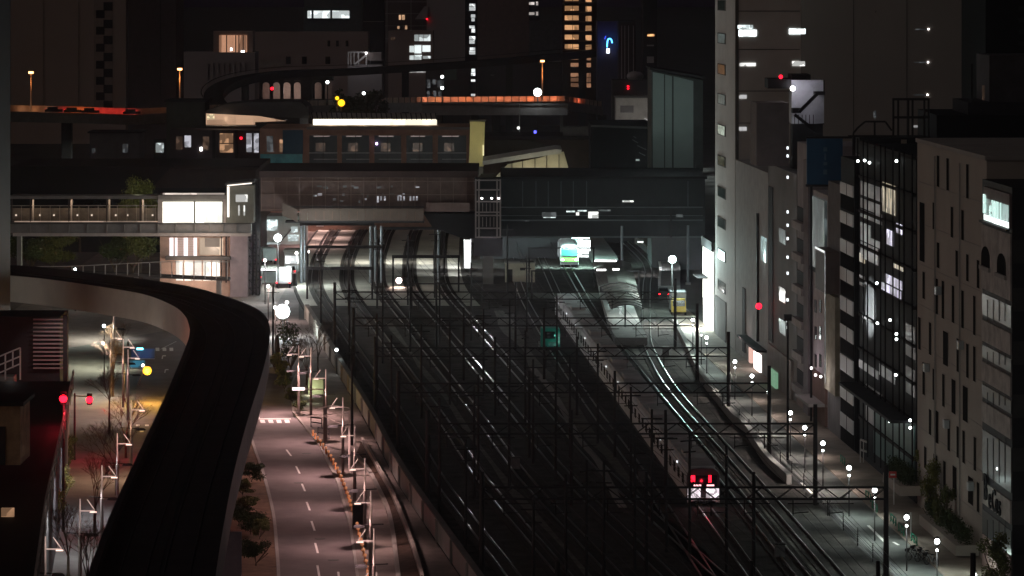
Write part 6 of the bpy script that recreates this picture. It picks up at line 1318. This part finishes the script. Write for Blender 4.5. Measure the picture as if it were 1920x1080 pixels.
build('neon_arch', mb, glow('neon_blue',(.08,.45,1),5), t); build('white_box', MB().pbox(1137,91,1143,100,1148.4,.4), glow('neon_white',(.85,.9,1),3), t); point(t, (cx-.8,1146.5,cz+.5), 240, (.1,.15,1), .4); build('blue_glow_tube', MB().bar((cx-1.4,1149.6,cz+1.0),(cx-1.1,1149.6,cz+1.9),.25), glow('neon_deep',(.05,.08,1),1.2), t)
t = tower('ribbed_tower', 'dark tower with thin pale vertical ribs left of the teal tower', 1160, 1192, 40, 1120, gbl); mb = MB()
for x in (1165,1171,1178,1187): mb.pbox(x,48,x+1.2,150,1119.7,.29)
build('ribs', mb, mat('rib_pale',(.3,.27,.3),.6), t)
t = tower('amber_cap_tower', 'narrow dark tower with an amber lamp and pale plates near its top', 1206, 1232, -90, 1100, gbl); build('amber_lamp', MB().pbox(1214,64,1227,68,1099.6,.3), glow('amber_line',(1,.5,.2),1.6,.2), t); build('plate', MB().pbox(1213,84,1226,86.5,1099.6,.39).pbox(1213,106,1226,118,1099.6,.39), gmid, t)
t = tower('white_lowrise', 'white-walled low block with one wide grey window beyond the expressway', 1155, 1216, 184, 850, mat('low_white',(.42,.4,.37),.8), 10); wins(t, 850, [(1163,198,1188,211)], mat('win_grey',(.15,.14,.14),.4)); build('parapet', MB().pbox(1153,181,1218,183.8,849.7,10.5), conc_dk, t)
build('white_rail', MB().bar(P(1180,229,848),P(1222,236,848),.35).bar(P(1208,222,848),P(1222,228,848),.25).bar(P(1222,228,848),P(1222,238,848),.25), white_m, t); point(t, P(1190,215,838), 700, (1,.97,.9)); point(t, P(1215,232,846), 40, (1,1,1))
t = tower('domed_block', 'small dark block with a domed tank and red lamps above the white low block', 1148, 1214, 150, 880, mat('bg_d3',(.05,.045,.045),.8), 10); build('tank', MB().ball(P(1191,143,884),1.9,14,8,.6), gmid, t); build('red_lamp', MB().pbox(1176,161,1179.5,163,879.6,.3).pbox(1176,165,1179.5,167,879.6,.3), red_l, t)
t = tower('dim_rows_block', 'low block with dim window rows beside the two white lamps', 798, 882, 122, 1160, mat('bg_d4',(.06,.055,.06),.8)); wins(t, 1160, [(801,149,807,165),(811,149,818,158),(820,151,832,164),(801,170,806,182),(812,170,818,182),(822,172,830,182)], win_dim); build('teal_panel', MB().pbox(832,128,856,150,1159.7,.297), mat('tealp',(.1,.14,.13),.7), t)
t = tower('mast_block', 'dark low block behind the glaring expressway lamp', 896, 1054, 118, 1260, mat('bg_d5',(.035,.033,.04),.8)); wins(t, 1260, [(952,172,962,175),(920,140,926,142)], win_dim)
t = tower('pipe_stair', 'pale open steel stair box on a roof above the far guideway', 652, 716, 121, 1245, gmid, 8); mb = MB()
for x in (653,658,664,672,687): mb.bar(P(x,97,1244),P(x,122,1244),.35)
mb.bar(P(652,98,1244),P(690,98,1244),.4); mb.bar(P(664,121,1244),P(686,104,1244),.5); build('stair_frame', mb, mat('stair_frame_w',(.5,.48,.47),.6), t); build('lamp', MB().pbox(685,98,688,101.5,1243,.3), white_l, t); build('pale_screen', MB().pbox(690,98,715,114,1244,1), mat('pale_bg2',(.2,.17,.16),.8), t); point(t, P(680,108,1238), 300, (.95,.93,1))
t = T('sound_barrier', 'light grey barrier wall below the expressway right of centre', 'wall', (P(920,0,1060).x,1060,0)); build('panel', MB().pbox(792,198,1064,216,1060,.6), mat('barrier_grey',(.25,.235,.23),.8), t); build('cap', MB().pbox(791,194.5,1065,197.7,1059.7,1.2), conc_dk, t); build('leg', MB().box(P(800,0,1060).x,P(806,0,1060).x,1060.7,1062,0,P(0,216,1060).z).box(P(1050,0,1060).x,P(1056,0,1060).x,1060.7,1062,0,P(0,216,1060).z), conc_dk, t)
t = T('thin_mast', 'thin pale flagpole in front of the grey barrier right of the yellow pillar', 'mast', (P(974,0,740).x,740,0)); build('shaft', MB().tube((P(974,0,740).x,740,0),P(974,195,740),.12,.08), steel_lt, t); build('base_lamp', MB().ball(P(972,240,739.5),.3), win_white, t)
# ================= haze added for lamp glow and lifted blacks =================
hz = bpy.data.materials.new('haze'); hz.use_nodes = True; t_ = hz.node_tree; t_.nodes.clear()
ov = t_.nodes.new('ShaderNodeOutputMaterial'); pvn = t_.nodes.new('ShaderNodeVolumePrincipled')
pvn.inputs['Color'].default_value = (.95,.84,.95,1); pvn.inputs['Density'].default_value = .00006; pvn.inputs['Anisotropy'].default_value = .85
t_.links.new(pvn.outputs[0], ov.inputs['Volume'])
tag(build('haze', MB().box(-880,880,-40,3600,-1,140), hz), kind='stuff')
S.cycles.volume_bounces = 0
